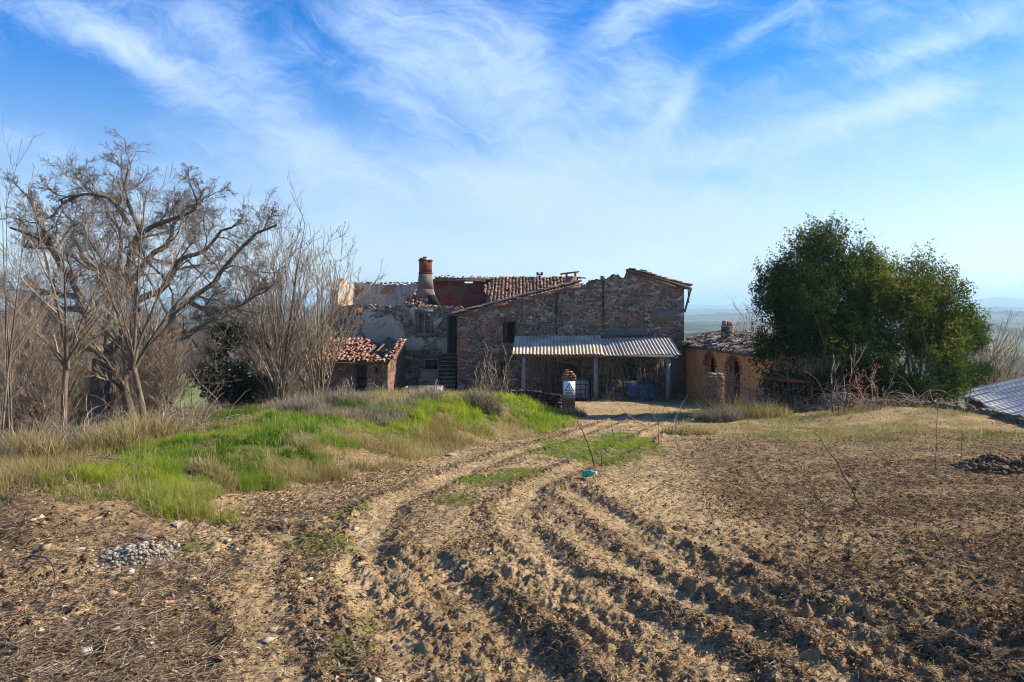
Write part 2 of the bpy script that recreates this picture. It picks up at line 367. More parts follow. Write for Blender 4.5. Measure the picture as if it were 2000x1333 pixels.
def plaster(name, base, stain, brickc, amt=.5, sc=.9):
    m, t = new_mat(name); n = t.noise(t.obj, sc, 7, .62, .7); n2 = t.noise(t.obj, sc * 9, 5, .6); n3 = t.noise(t.vm('ADD', t.obj, (4, 9, 2)), sc * 1.6, 6, .6, .4)
    sp = t.vm('MULTIPLY', t.obj, (2.4, 2.4, .3)); n4 = t.noise(sp, 1.5, 5, .6)
    c = t.mix(t.rng(t.m('ADD', t.m('MULTIPLY', n, .5), t.m('MULTIPLY', n4, .5)), .40, .62), base, stain)
    c = t.mix(t.rng(n3, .66 - amt * .22, .69 - amt * .22), c, brickc)
    c = t.mix(.5, c, t.ramp(n2, [(.3, (.25, .25, .25)), (.7, (.72, .72, .72))]), 'OVERLAY')
    finish(t, c, .93, t.m('ADD', n2, t.m('MULTIPLY', n3, .8)), .5, .04, .1); return m
M['pl_white'] = plaster('pale_plaster', (.50, .485, .45), (.32, .26, .18), (.33, .19, .10), .5, .8)
M['pl_maroon'] = plaster('maroon_plaster', (.19, .035, .045), (.12, .05, .05), (.13, .09, .07), .7, .9)
M['pl_orange'] = plaster('ochre_render', (.80, .35, .11), (.64, .27, .09), (.50, .34, .20), .45, .7)
M['pl_grey'] = plaster('grey_render', (.20, .185, .17), (.14, .125, .11), (.20, .14, .1), .3, 1.1)
M['pl_breast'] = plaster('breast_plaster', (.22, .19, .165), (.16, .135, .11), (.22, .13, .09), .3, 1.3)
M['cement'] = plain('cement_render', [(.3, (.11, .10, .09)), (.7, (.19, .175, .16))], 3)
M['glass'] = plain('dusty_pane', [(.3, (.015, .02, .02)), (.7, (.07, .08, .075))], 3, .3, .1, .01, .5)
M['kerbt'] = plain('mossy_stone_tread', [(.3, (.12, .11, .08)), (.7, (.32, .31, .25))], 6)
M['tile'] = tinted('roof_tile', [(0, (.07, .055, .045)), (.3, (.17, .105, .075)), (.5, (.30, .17, .115)), (.7, (.40, .22, .15)), (.85, (.46, .33, .25)), (1, (.50, .42, .34))], 9, .45)
M['tile_old'] = tinted('lichened_roof_tile', [(0, (.05, .045, .04)), (.3, (.15, .12, .09)), (.55, (.28, .20, .15)), (.75, (.37, .31, .25)), (1, (.48, .43, .36))], 9, .5)
M['tile_red'] = tinted('terracotta_tile', [(0, (.13, .06, .04)), (.35, (.27, .13, .085)), (.65, (.40, .22, .15)), (1, (.47, .34, .25))], 9, .45)
M['shard'] = tinted('terracotta_shard', [(0, (.28, .09, .04)), (.5, (.42, .15, .07)), (1, (.48, .26, .14))], 30, .4)
def corr(name, a, b, c_):
    m, t = new_mat(name); n = t.noise(t.obj, 1.2, 7, .65, .6); n2 = t.noise(t.obj, 16, 4, .6)
    f = t.m('ADD', t.m('MULTIPLY', n, .7), t.m('MULTIPLY', n2, .3))
    finish(t, t.ramp(f, [(.3, a), (.5, b), (.68, c_)]), .9, n2, .4, .01, .15); return m
M['corr'] = corr('weathered_corrugated', (.18, .14, .095), (.46, .385, .27), (.66, .58, .44))
M['corr_shade_tone'] = corr('shade_toned_corrugated', (.15, .13, .11), (.37, .335, .285), (.54, .50, .43))  # right canopy run: its shadow is put into a greyer sheet colour
M['corr3'] = corr('pale_grey_corrugated', (.24, .23, .21), (.50, .49, .46), (.70, .69, .66))
M['wood'] = plain('grey_wood', [(.3, (.07, .055, .045)), (.7, (.20, .17, .14))], 9)
M['concrete'] = plain('concrete', [(.3, (.15, .135, .115)), (.7, (.34, .31, .27))], 5)
M['concrete_pale'] = plain('pale_concrete', [(.3, (.42, .42, .40)), (.7, (.66, .65, .62))], 4)
M['kerbc'] = plain('mossy_concrete', [(.3, (.06, .05, .035)), (.7, (.20, .17, .125))], 7)
M['rust'] = plain('rust', [(.3, (.06, .02, .012)), (.7, (.20, .07, .035))], 8)
M['hole'] = plain('dark_timber', [(.3, (.012, .011, .010)), (.7, (.035, .03, .026))], 6)
M['gap_black'] = plain('gap_black', [(.3, (.01, .01, .01)), (.7, (.03, .028, .026))], 6)
M['door'] = plain('green_door_paint', [(.3, (.03, .045, .045)), (.7, (.08, .11, .11))], 10)
M['frame'] = plain('window_frame_paint', [(.3, (.22, .20, .17)), (.7, (.42, .40, .36))], 10)
M['rock'] = tinted('limestone', [(0, (.15, .12, .085)), (.5, (.28, .24, .185)), (1, (.46, .415, .335))], 18, .5)
M['rubble'] = tinted('wall_rubble', [(0, (.10, .075, .055)), (.4, (.20, .15, .11)), (.7, (.26, .13, .08)), (1, (.36, .32, .26))], 18, .5)
M['plastic_green'] = plain('green_plastic', [(.3, (.02, .28, .20)), (.7, (.08, .45, .34))], 12, .35, .2, .01, .5)
M['sign_white'] = plain('sign_white', [(.3, (.74, .78, .84)), (.7, (.82, .86, .90))], 3, .5, 0, .01)
M['ink'] = plain('sign_ink', [(.3, (.02, .02, .035)), (.7, (.03, .03, .05))], 3, .5, 0, .01)
M['sack'] = plain('white_sack', [(.3, (.20, .20, .22)), (.7, (.40, .40, .43))], 4, .7, .8, .05)
M['blue'] = plain('blue_film', [(.3, (.02, .035, .07)), (.55, (.07, .095, .14)), (.72, (.30, .33, .36))], 2.2, .4, .9, .06, .4)
M['tarp'] = plain('green_net', [(.3, (.01, .04, .03)), (.7, (.03, .10, .07))], 6, .8, .8, .05)
def bark(name, a, b, c_, sc=10):
    m, t = new_mat(name); n = t.noise(t.vm('MULTIPLY', t.obj, (1, 1, .35)), sc, 5, .65, .3); n2 = t.noise(t.obj, 2.5, 4, .6)
    f = t.m('ADD', t.m('MULTIPLY', n, .6), t.m('MULTIPLY', n2, .4))
    finish(t, t.ramp(f, [(.34, a), (.52, b), (.68, c_)]), .95, n, .8, .03, .1); return m
M['bark_oak'] = bark('oak_bark', (.06, .045, .033), (.16, .12, .085), (.30, .24, .18))
M['bark_grey'] = bark('grey_bark', (.07, .055, .042), (.17, .135, .10), (.30, .25, .19))
def twigmat(name, stops):
    m, t = new_mat(name); finish(t, t.ramp(attr(t), stops), .9, None, spec=.12); return m
M['twig_oak'] = twigmat('oak_twig', [(0, (.09, .07, .055)), (.5, (.17, .135, .105)), (1, (.28, .23, .185))])
M['twig_red'] = twigmat('russet_twig', [(0, (.13, .085, .06)), (.5, (.25, .185, .135)), (1, (.40, .33, .25))])
M['twig_pale'] = twigmat('pale_twig', [(0, (.15, .11, .075)), (.5, (.28, .215, .15)), (1, (.50, .42, .31))])
M['straw'] = leafy('straw', [(0, (.19, .14, .06)), (.4, (.35, .28, .12)), (.75, (.48, .41, .20)), (1, (.60, .54, .34))], .4)
M['greyweed'] = leafy('grey_dead_weed', [(0, (.15, .12, .09)), (.5, (.28, .235, .18)), (1, (.42, .37, .30))], .25)
M['grass'] = leafy('green_grass', [(0, (.045, .13, .010)), (.3, (.11, .25, .014)), (.55, (.24, .38, .03)), (.78, (.42, .45, .055)), (1, (.56, .47, .13))], .5)
M['sparse'] = leafy('sparse_grass', [(0, (.09, .14, .03)), (.4, (.20, .24, .06)), (.7, (.34, .31, .12)), (1, (.42, .34, .18))], .4)
M['leaf_dark'] = leafy('evergreen_leaf', [(0, (.016, .04, .014)), (.4, (.032, .068, .018)), (.7, (.075, .115, .023)), (1, (.19, .20, .045))], .35)
M['leaf_olive'] = leafy('olive_green_leaf', [(0, (.02, .045, .014)), (.35, (.045, .085, .02)), (.65, (.12, .15, .03)), (1, (.26, .25, .055))], .4)
M['ivy'] = leafy('ivy_leaf', [(0, (.006, .014, .008)), (.6, (.012, .03, .014)), (1, (.03, .055, .022))], .12, .05)
M['leaf_russet'] = leafy('russet_leaf', [(0, (.22, .07, .04)), (.5, (.40, .17, .10)), (1, (.52, .33, .24))], .35)
M['litter'] = leafy('dead_leaf', [(0, (.10, .055, .028)), (.3, (.21, .125, .06)), (.6, (.36, .25, .14)), (.85, (.50, .40, .26)), (1, (.62, .55, .42))], .15)
M['twigs_ground'] = twigmat('fallen_twig', [(0, (.06, .04, .028)), (.5, (.16, .11, .07)), (1, (.42, .34, .24))])
M['clod'] = tinted('soil_clod', [(0, (.06, .04, .023)), (.5, (.15, .10, .055)), (1, (.28, .20, .115))], 25, .5)
# soil
m, t = new_mat('soil'); M['soil'] = m
n1 = t.noise(t.obj, 1.1, 6, .65, .4); n2 = t.noise(t.obj, 9, 6, .7, .3); n3 = t.noise(t.obj, 55, 4, .65); n4 = t.noise(t.vm('ADD', t.obj, (5, 8, 0)), 26, 4, .7, .8)
f = t.m('ADD', t.m('MULTIPLY', n1, .35), t.m('ADD', t.m('MULTIPLY', n2, .4), t.m('MULTIPLY', n3, .25)))
tan = t.ramp(f, [(.30, (.13, .088, .048)), (.45, (.32, .225, .115)), (.58, (.46, .34, .185)), (.70, (.58, .48, .31))])
drk = t.ramp(f, [(.32, (.045, .030, .017)), (.46, (.15, .102, .052)), (.58, (.30, .215, .118)), (.72, (.50, .40, .24))])
grn = t.ramp(f, [(.34, (.04, .055, .012)), (.5, (.10, .12, .025)), (.66, (.20, .17, .06))])
strw = t.ramp(f, [(.34, (.10, .07, .03)), (.5, (.22, .17, .08)), (.66, (.38, .31, .17))])
c = t.mix(attr(t, 'dark'), tan, drk)
c = t.mix(attr(t, 'straw'), c, strw)
c = t.mix(attr(t, 'green'), c, grn)
fl = t.rng(n4, .60, .68, 0, .55)
c = t.mix(t.m('MULTIPLY', fl, t.m('SUBTRACT', 1., t.m('MULTIPLY', attr(t, 'bare'), .7))), c, (.50, .38, .23))
finish(t, c, .97, t.m('ADD', n2, t.m('MULTIPLY', n3, .5)), .8, .035, .08)
# far land
m, t = new_mat('farland'); M['farland'] = m
n1 = t.noise(t.obj, .004, 6, .6, .4); n2 = t.noise(t.obj, .05, 5, .7); vo = t.n('ShaderNodeTexVoronoi', i_Scale=.006); t.set(vo, 'Vector', t.vm('ADD', t.obj, t.vm('SCALE', t.noise(t.obj, .01, 3, .5, out='Color'), 60.)))
cs = t.n('ShaderNodeSeparateColor'); t.set(cs, 0, vo.outputs['Color'])
fc = t.ramp(cs.outputs[0], [(0, (.13, .12, .07)), (.3, (.12, .14, .06)), (.5, (.20, .17, .11)), (.75, (.13, .12, .08)), (1, (.22, .18, .13))], 'CONSTANT')
c = t.mix(t.rng(t.m('ADD', n1, t.m('MULTIPLY', n2, .15)), .56, .60), fc, t.mix(n2, (.02, .03, .012), (.07, .075, .035)))
c = t.mix(attr(t, 'wood'), c, t.mix(n2, (.03, .035, .015), (.09, .08, .045)))
c = t.mix(attr(t, 'meadow'), c, t.mix(t.noise(t.obj, .35, 6, .7), (.08, .10, .03), (.22, .27, .10)))
finish(t, c, 1., None, spec=0.)
# ---------------------------------------------------------------- ground sheet
NX, NY = 1150, 1450
u = np.linspace(-1, 1, NX); u = .30 * u + .70 * u ** 3
k_ = np.linspace(0, 1, NY); yv = -5 + 5.4 * (np.exp(k_ * math.log((66 + 5.4) / 5.4)) - 1) * 1.0
k0 = .12; yv = np.where(k_ < k0, -5 + (k_ / k0) * 6.2, 0)
kk = (k_ - k0) / (1 - k0); yv = np.where(k_ >= k0, 1.2 + 3.2 * (np.exp(np.clip(kk, 0, 1) * math.log((70 + 2.0) / 3.2)) - 1), yv)
wv_ = 9 + 1.05 * np.maximum(yv, 0)
GX = u[None, :] * wv_[:, None]; GY = np.repeat(yv[:, None], NX, 1)
x_, y_ = GX.ravel(), GY.ravel()
z_, bare, clo, till = Hfine(x_, y_)
PATCH = [(1150, 878, 110, 24), (1210, 862, 60, 14), (890, 985, 35, 14), (672, 1003, 34, 15), (640, 1072, 38, 18), (668, 1262, 60, 34), (960, 940, 60, 12), (715, 1200, 24, 22), (600, 1060, 40, 14), (1010, 925, 40, 8), (380, 1075, 30, 10)]
PW = [(gp(px, py), rx * gp(px, py)[1] / FPX, max(.25, (gp(px, py - ry)[1] - gp(px, py + ry)[1]) / 2)) for px, py, rx, ry in PATCH]
def ghit(px, py):
    d = np.linspace(4, 60, 2000); zz = CAMZ - (py - HY) / FPX * d; i = np.argmax(zz < Hbase(X(px, d), d)); return X(px, d[i]), d[i]
GREEN = [(290, 960, 180, 42, 1), (210, 990, 90, 30, 1), (470, 850, 120, 36, 1), (430, 825, 90, 16, 1), (520, 880, 120, 24, .9), (620, 905, 90, 20, .8), (690, 800, 60, 12, .7), (760, 812, 110, 12, .7), (1020, 800, 120, 38, 1.3), (1080, 820, 70, 34, 1.3), (900, 800, 80, 20, 1), (860, 800, 60, 14, .8), (660, 870, 90, 16, .7), (380, 1000, 60, 22, .9), (880, 850, 60, 14, .5)]
GW = []
for a_, b_, c_, d_, w_ in GREEN:
    (cx, cy_), (_, y1_), (_, y0_) = ghit(a_, b_), ghit(a_, b_ - d_), ghit(a_, b_ + d_); GW.append((cx, cy_, c_ / FPX * cy_, float(np.clip((y1_ - y0_) / 2, .4, 3.5)), w_))
def zones(x, y):
    s = s_left(x, y); n = fbm(x, y, .7, 4); n2 = fbm(x + 30, y, 2.4, 3)
    bank = sm((s + .2 + 1.6 * n) / 1.0) * sm((y - 7.0 - 2.0 * n + .1 * (x + 3)) / 1.3)
    inside = sm((x - np.interp(y, YE, XE) + 2) / 2)
    gn = fbm(x + 11, y + 4, .38, 3) + .45 * n2
    pf = np.zeros_like(x)
    for cx, cy_, rx, ry, w_ in GW: pf = np.maximum(pf, w_ * np.exp(-(((x - cx) / rx) ** 2 + ((y - cy_) / ry) ** 2) * .9))
    green = bank * inside * sm((pf + .8 * gn - .16) / .24)
    bankS = bank * (1 - green)
    pt = np.zeros_like(x)
    for (cx, cy_), rx, ry in PW:
        pt = np.maximum(pt, sm(1.35 - ((x - cx) / rx) ** 2 * .8 - ((y - cy_) / ry) ** 2 * .8 + 1.6 * n2))
    pt = pt * (s < 1.5)
    rg = sm((x - 4.5) / 2) * sm((y - 14 - .35 * (9 - x).clip(0, 9) - 3 * n) / 2.5) * (y < 46)
    rg = rg * np.clip(.35 + 1.7 * fbm(x + 50, y, .8, 4) + .5 * n2, .06, 1)
    yard = sm((y - 27) / 2) * (x > 0) * (x < 10)
    return bank * inside, green, bankS, pt, rg * (1 - .6 * yard), n2
bank, green, bankS, pt, rg, n2_ = zones(x_, y_)
side_out = sm((np.interp(y_, YE, XE) - x_) / 1.5)
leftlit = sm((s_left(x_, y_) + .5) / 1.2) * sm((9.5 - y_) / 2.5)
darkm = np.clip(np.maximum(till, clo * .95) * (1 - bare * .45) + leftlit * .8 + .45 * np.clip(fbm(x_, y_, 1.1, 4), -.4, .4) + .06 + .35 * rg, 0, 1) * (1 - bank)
mesh('ground', np.stack([x_, y_, z_], 1),
     (lambda i: np.stack([i[:-1, :-1], i[:-1, 1:], i[1:, 1:], i[1:, :-1]], -1).reshape(-1, 4))(np.arange(NX * NY).reshape(NY, NX)),
     M['soil'], smooth=False, attrs=dict(bare=bare, dark=darkm, green=np.clip(np.maximum(green, pt * .8) + .35 * rg, 0, 1), straw=np.clip(bankS + rg * .6 + side_out * .8, 0, 1)))
tag(bpy.data.objects['ground'], kind='structure')
def hgrid(px_, py_):
    """height of the built ground sheet near given points (nearest row/column)"""
    iy = np.clip(np.searchsorted(yv, py_), 1, NY - 1)
    iy = np.where(np.abs(yv[iy] - py_) < np.abs(yv[iy - 1] - py_), iy, iy - 1)
    uu = px_ / wv_[iy]; ix = np.clip(np.searchsorted(u, uu), 1, NX - 1)
    ix = np.where(np.abs(u[ix] - uu) < np.abs(u[ix - 1] - uu), ix, ix - 1)
    return z_.reshape(NY, NX)[iy, ix]
# ---------------------------------------------------------------- far country
RID = [(60, 40, [(-3000, 1250), (-600, 1150), (0, 1010), (600, 1010), (900, 1100), (1340, 1150), (1700, 1150), (2000, 1050), (2600, 1100), (5000, 1200)], 'm'),
       (260, 150, [(-3000, 700), (-200, 700), (100, 690), (300, 712), (380, 718), (460, 725), (700, 760), (1340, 668), (1480, 675), (1900, 730), (2000, 740), (2600, 760), (5000, 800)], 'm'),
       (620, 220, [(-3000, 640), (-200, 640), (0, 645), (250, 655), (420, 650), (600, 640), (1340, 655), (1400, 650), (1480, 655), (1880, 700), (2000, 715), (2600, 700), (5000, 680)], 'w'),
       (1500, 450, [(-3000, 615), (0, 620), (400, 618), (1340, 637), (1400, 636), (1450, 632), (1480, 634), (1850, 612), (1890, 622), (1940, 636), (2000, 652), (2100, 660), (2600, 655), (5000, 640)], 'w'),
       (3000, 800, [(-3000, 606), (0, 608), (500, 604), (1340, 620), (1480, 616), (1880, 614), (1960, 612), (2000, 617), (2600, 614), (5000, 610)], 'w'),
       (5500, 1200, [(-3000, 600), (0, 600), (500, 598), (1340, 606), (1500, 604), (1880, 600), (2000, 602), (5000, 600)], 'w'),
       (9000, 1600, [(-3000, 594), (0, 595), (700, 593), (1340, 596), (1480, 595), (1880, 592), (1950, 582), (2000, 587), (2200, 590), (5000, 594)], 'w')]
na, nr = 620, 260
az = np.linspace(-R(80), R(80), na); rr = 40 * np.exp(np.linspace(0, math.log(12000 / 40), nr))
AZ, RR = np.meshgrid(az, rr); pxs = 1000 + FPX * np.tan(AZ)
ZZ = -16 - 34 * sm((RR - 60) / 300); wood = np.zeros_like(RR); mead = np.zeros_like(RR)
hx, hy = RR * np.sin(AZ), RR * np.cos(AZ)
for r0, w, prof, kd in RID:
    cr = CAMZ - (np.interp(pxs, [p[0] for p in prof], [p[1] for p in prof]) - HY) / FPX * r0 * np.cos(AZ)
    cr = cr + 3.0 * (r0 / 600) ** .5 * fbm(hx, hy, .012 * (600 / r0) ** .6, 4) + r0 * .0011 * fbm(hx / r0 * 14, hy / r0 * 14 + r0, 1, 4) * 2
    if kd == 'w': cr = cr + np.abs(fbm(hx, hy, 14.0 / r0 + .01, 4, .6)) * min(r0 * .006, 16)
    b = np.exp(-(np.abs(RR - r0) / w) ** 2); zz = -50 + (cr + 50) * b
    m_ = zz > ZZ; ZZ = np.where(m_, zz, ZZ)
    if kd == 'w': wood = np.maximum(wood, np.exp(-((RR - r0) / (w * .35)) ** 2) * .9)
mead = sm((1.2 - ((pxs - 365) / 60) ** 2 + .8 * fbm(hx, hy, .03, 3))) * sm((RR - 90) / 20) * sm((330 - RR) / 60) * .8 + sm((1.2 - ((pxs - 1420) / 130) ** 2 + .8 * fbm(hx, hy, .02, 3))) * sm((RR - 120) / 40) * sm((330 - RR) / 60) * .35
mesh('hills', np.stack([hx, hy, ZZ], -1).reshape(-1, 3),
     (lambda i: np.stack([i[:-1, :-1], i[:-1, 1:], i[1:, 1:], i[1:, :-1]], -1).reshape(-1, 4))(np.arange(na * nr).reshape(nr, na)),
     M['farland'], smooth=True, attrs=dict(wood=wood.ravel(), meadow=np.clip(mead, 0, 1).ravel()))
tag(bpy.data.objects['hills'], kind='structure')
# ---------------------------------------------------------------- building helpers
def wall(mb, p0, p1, thick, zb, top, holes=(), jag=0., step=.15, rough=.035, seed=0, back=None, nz=22, slope_cap=0.):
    """masonry wall from p0 to p1 (its face is on the line, the thickness to the left of p0->p1). top: [(s, z)] or z; holes: (s0, s1, lo, hi) with hi a number or a function of s"""
    p0 = np.array(p0, float); p1 = np.array(p1, float); L = np.linalg.norm(p1 - p0); d = (p1 - p0) / L; nrm = np.array((-d[1], d[0]))
    if not isinstance(top, list): top = [(0, top), (L, top)]
    ss = list(np.arange(0, L, step)) + [L]
    ss = [s for s in ss if all(abs(s - q) > .03 for h in holes for q in h[:2])] + [q for h in holes for q in h[:2]]
    ss = sorted(set(round(s, 5) for s in ss if -1e-6 <= s <= L + 1e-6)); ts = [q[0] for q in top]; tz = [q[1] for q in top]
    r = np.random.default_rng(seed + 11)
    jg = {s: jag * (r.random() ** 1.5) * (1 if r.random() < .6 else .25) for s in ss}
    T = lambda s: float(np.interp(s, ts, tz)) - jg[s] * 1.0
    def P(s, z, off):
        o = off
        if off == 0: o = -rough * 2 * float(vnoise(np.array([s * 2.3 + seed]), np.array([z * 2.9 + seed]))[0]) if rough else 0
        q = p0 + d * s + nrm * o; return (q[0], q[1], z)
    V = []; F = []
    def quad(a, b, c, e): n = len(V); V.extend((a, b, c, e)); F.append((n, n + 1, n + 2, n + 3))
    for a, b in zip(ss[:-1], ss[1:]):
        sp = [[(zb, zb), (T(a), T(b)), False]]
        for h in holes:
            if h[0] <= a + 1e-6 and h[1] >= b - 1e-6:
                f = h[3] if callable(h[3]) else (lambda s, q=h[3]: q)
                new = []
                for lo, hi, und in sp:
                    if h[2] >= lo[0] - 1e-6 and h[2] < max(hi):
                        if h[2] > lo[0] + .01: new.append([lo, (h[2], h[2]), und])
                        if f(a) < hi[0] and f(b) < hi[1]: new.append([(f(a), f(b)), hi, True])
                    else: new.append([lo, hi, und])
                sp = new
        for lo, hi, und in sp:
            m_ = max(1, int(round(nz * (hi[0] - lo[0]) / max(tz[0] - zb, .5)))) if len(sp) > 1 else nz
            if rough == 0: m_ = 1
            for i in range(m_):
                f0, f1 = i / m_, (i + 1) / m_
                quad(P(a, lo[0] + (hi[0] - lo[0]) * f0, 0), P(b, lo[1] + (hi[1] - lo[1]) * f0, 0), P(b, lo[1] + (hi[1] - lo[1]) * f1, 0), P(a, lo[0] + (hi[0] - lo[0]) * f1, 0))
            quad(P(b, lo[1], thick), P(a, lo[0], thick), P(a, hi[0], thick), P(b, hi[1], thick))
            quad(P(a, hi[0], 0), P(b, hi[1], 0), P(b, hi[1], thick), P(a, hi[0], thick))
            if und: quad(P(a, lo[0], thick), P(b, lo[1], thick), P(b, lo[1], 0), P(a, lo[0], 0))
    for s, sg in ((0, 1), (L, -1)):
        k = min(ss, key=lambda q: abs(q - s)); z1 = T(k)
        q = [P(k, zb, thick), P(k, zb, 0), P(k, z1, 0), P(k, z1, thick)]; quad(*(q if sg > 0 else q[::-1]))
    for h in holes:
        f = h[3] if callable(h[3]) else (lambda s, q=h[3]: q)
        for s, sg in ((h[0], -1), (h[1], 1)):
            q = [P(s, h[2], thick), P(s, h[2], 0), P(s, f(s), 0), P(s, f(s), thick)]; quad(*(q if sg > 0 else q[::-1]))
    return mb.add(V, np.array(F))
_t = (1 + 5 ** .5) / 2
_icoV = np.array([(-1, _t, 0), (1, _t, 0), (-1, -_t, 0), (1, -_t, 0), (0, -1, _t), (0, 1, _t), (0, -1, -_t), (0, 1, -_t), (_t, 0, -1), (_t, 0, 1), (-_t, 0, -1), (-_t, 0, 1)]) / math.hypot(1, _t)
_icoF = np.array([(0, 11, 5), (0, 5, 1), (0, 1, 7), (0, 7, 10), (0, 10, 11), (1, 5, 9), (5, 11, 4), (11, 10, 2), (10, 7, 6), (7, 1, 8), (3, 9, 4), (3, 4, 2), (3, 2, 6), (3, 6, 8), (3, 8, 9), (4, 9, 5), (2, 4, 11), (6, 2, 10), (8, 6, 7), (9, 8, 1)])
def rotz(V, a):
    c, s = np.cos(a), np.sin(a); x = V[..., 0] * c - V[..., 1] * s; y = V[..., 0] * s + V[..., 1] * c
    return np.stack([x, y, V[..., 2]], -1)
def rocks(P, size, flat=.6, jit=.28, r=rng, boxy=False, tint=None):
    P = np.asarray(P, float); n = len(P); size = np.broadcast_to(size, (n,))
    if boxy:
        bv = np.array([(-1, -1, -1), (1, -1, -1), (1, 1, -1), (-1, 1, -1), (-1, -1, 1), (1, -1, 1), (1, 1, 1), (-1, 1, 1)]) * .62; bf = BOXF
    else: bv, bf = _icoV, _icoF
    V = bv[None] * (1 + jit * r.standard_normal((n, len(bv), 1)).clip(-1.5, 1.5)) * np.stack([.7 + .7 * r.random(n), .6 + .5 * r.random(n), flat * (.6 + .6 * r.random(n))], -1)[:, None, :] * size[:, None, None]
    a = r.random(n) * 6.28; tl = r.normal(0, .25, n)
    y = V[..., 1] * np.cos(tl)[:, None] - V[..., 2] * np.sin(tl)[:, None]; z = V[..., 1] * np.sin(tl)[:, None] + V[..., 2] * np.cos(tl)[:, None]
    V = rotz(np.stack([V[..., 0], y, z], -1), a[:, None]) + P[:, None, :]
    F = bf[None] + (np.arange(n) * len(bv))[:, None, None]
    tn = np.repeat(r.random(n), len(bv)) if tint is None else np.full(n * len(bv), tint)
    return V.reshape(-1, 3), F.reshape(-1, bf.shape[1]), tn
def roof_tiles(mb, o, u, v, nu, nv, keep=None, w=.21, l=.36, jz=.018, jr=.05, seed=0, nrm=None, r_=.085):
    """rows of barrel tiles: o lower corner, u unit vector along the eave, v unit vector up the slope"""
    r = np.random.default_rng(seed); o, u, v = (np.array(q, float) for q in (o, u, v)); n = np.cross(u, v); n /= np.linalg.norm(n)
    n = n * (1 if n[2] > 0 else -1)
    I, J = np.meshgrid(np.arange(nu), np.arange(nv)); I, J = I.ravel(), J.ravel()
    if keep is not None: k = np.array([keep(i / nu, j / nv, r.random()) for i, j in zip(I, J)]); I, J = I[k], J[k]
    N = len(I); an = np.linspace(0, math.pi, 6)
    c0 = o + (I + .5)[:, None] * w * u + (J * l * .8)[:, None] * v + r.normal(0, jz, N)[:, None] * n + r.normal(0, .012, N)[:, None] * u
    dr = v + r.normal(0, jr, N)[:, None] * u + r.normal(0, jr * .6, N)[:, None] * n
    rad0 = r_ * (1 + .08 * r.standard_normal(N)); V = []
    for e, (rs, lift) in enumerate(((1.0, .035), (.82, .0))):
        c = c0 + dr * l * e + n * (lift + .01)
        V.append(c[:, None, :] + (rad0 * rs)[:, None, None] * (-np.cos(an)[None, :, None] * u + np.sin(an)[None, :, None] * n * .8))
    V = np.concatenate(V, 1)
    f = np.array([(i, i + 1, i + 7, i + 6) for i in range(5)]); F = f[None] + (np.arange(N) * 12)[:, None, None]
    tn = np.repeat(np.clip(r.random(N) * .9 + .1 * r.standard_normal(N), 0, 1), 12)
    mb.add(V.reshape(-1, 3), F.reshape(-1, 4), tn)
    # channel tiles between
    c0 = o + (I + 1.0)[:, None] * w * u + (J * l * .8)[:, None] * v; V = []
    for e in (0, 1):
        c = c0 + v * l * e + n * (.05 if e == 0 else .02)
        V.append(c[:, None, :] + .085 * (-np.cos(an)[None, :, None] * u - np.sin(an)[None, :, None] * n * .5))
    V = np.concatenate(V, 1); mb.add(V.reshape(-1, 3), F.reshape(-1, 4), np.clip(tn * .6, 0, 1)); return mb
def slab(mb, a, b, c, d, th=.08):   # four corners, thickness downwards
    q = [np.array(p, float) for p in (a, b, c, d)]; return mb.prism([p - (0, 0, th) for p in q], q)
def corrugated(o, u, v, Lu, Lv, pitch=.18, amp=.028, seed=0, sheet=1.05, edge=.03):
    """overlapping corrugated sheets; waves run along v"""
    r = np.random.default_rng(seed); mb = MB(); o, u, v = (np.array(q, float) for q in (o, u, v)); n = np.cross(u, v); n /= np.linalg.norm(n); n *= np.sign(n[2])
    k = 0; s = 0
    while s < Lu - .02:
        w = min(sheet, Lu - s); nu = max(6, int(w / pitch * 8)); e0 = r.normal(0, edge); e1 = r.normal(0, edge); lift = .006 * (k % 2) + r.normal(0, .006); sk = r.normal(0, .012)
        su = np.linspace(s, s + w + .04, nu + 1); sv = np.linspace(e0, Lv + e1, 8)
        U, Vv = np.meshgrid(su, sv); hgt = amp * np.cos(U / pitch * 2 * math.pi) + lift + sk * (U - s) + .007 * vnoise(U * .8 + seed, Vv * .8)
        top = o + U[..., None] * u + Vv[..., None] * v + hgt[..., None] * n; bot = top - n * .012
        m_, q = U.shape; idx = np.arange(m_ * q).reshape(m_, q); f = np.stack([idx[:-1, :-1], idx[:-1, 1:], idx[1:, 1:], idx[1:, :-1]], -1).reshape(-1, 4)
        N = m_ * q; ed = [(idx[0, i], idx[0, i + 1], idx[0, i + 1] + N, idx[0, i] + N) for i in range(q - 1)]
        mb.add(np.concatenate([top.reshape(-1, 3), bot.reshape(-1, 3)]), np.concatenate([f, f[:, ::-1] + N, np.array(ed)]), r.random()); s += w; k += 1
    return mb
def framebox(mb, x0, x1, y, z0, z1, w=.06, d=.06):
    mb.box((x0, y, z0), (x0 + w, y + d, z1)); mb.box((x1 - w, y, z0), (x1, y + d, z1)); mb.box((x0 + w, y + .002, z1 - w), (x1 - w, y + d, z1)); mb.box((x0 + w, y + .002, z0), (x1 - w, y + d, z0 + w))
def rubble_line(mb, pts, n, size, seed, boxy=True, spread=.2):
    r = np.random.default_rng(seed); pts = np.array(pts, float); tt = np.sort(r.random(n)) * (len(pts) - 1); i = tt.astype(int).clip(0, len(pts) - 2); f = (tt - i)[:, None]
    P = pts[i] * (1 - f) + pts[i + 1] * f; P[:, 1] += r.random(n) * spread; P[:, 2] += r.normal(0, size * .3, n)
    V, F, T = rocks(P, size * (.5 + .8 * r.random(n)), .55, .12, r, boxy); mb.add(V, F, T); return mb

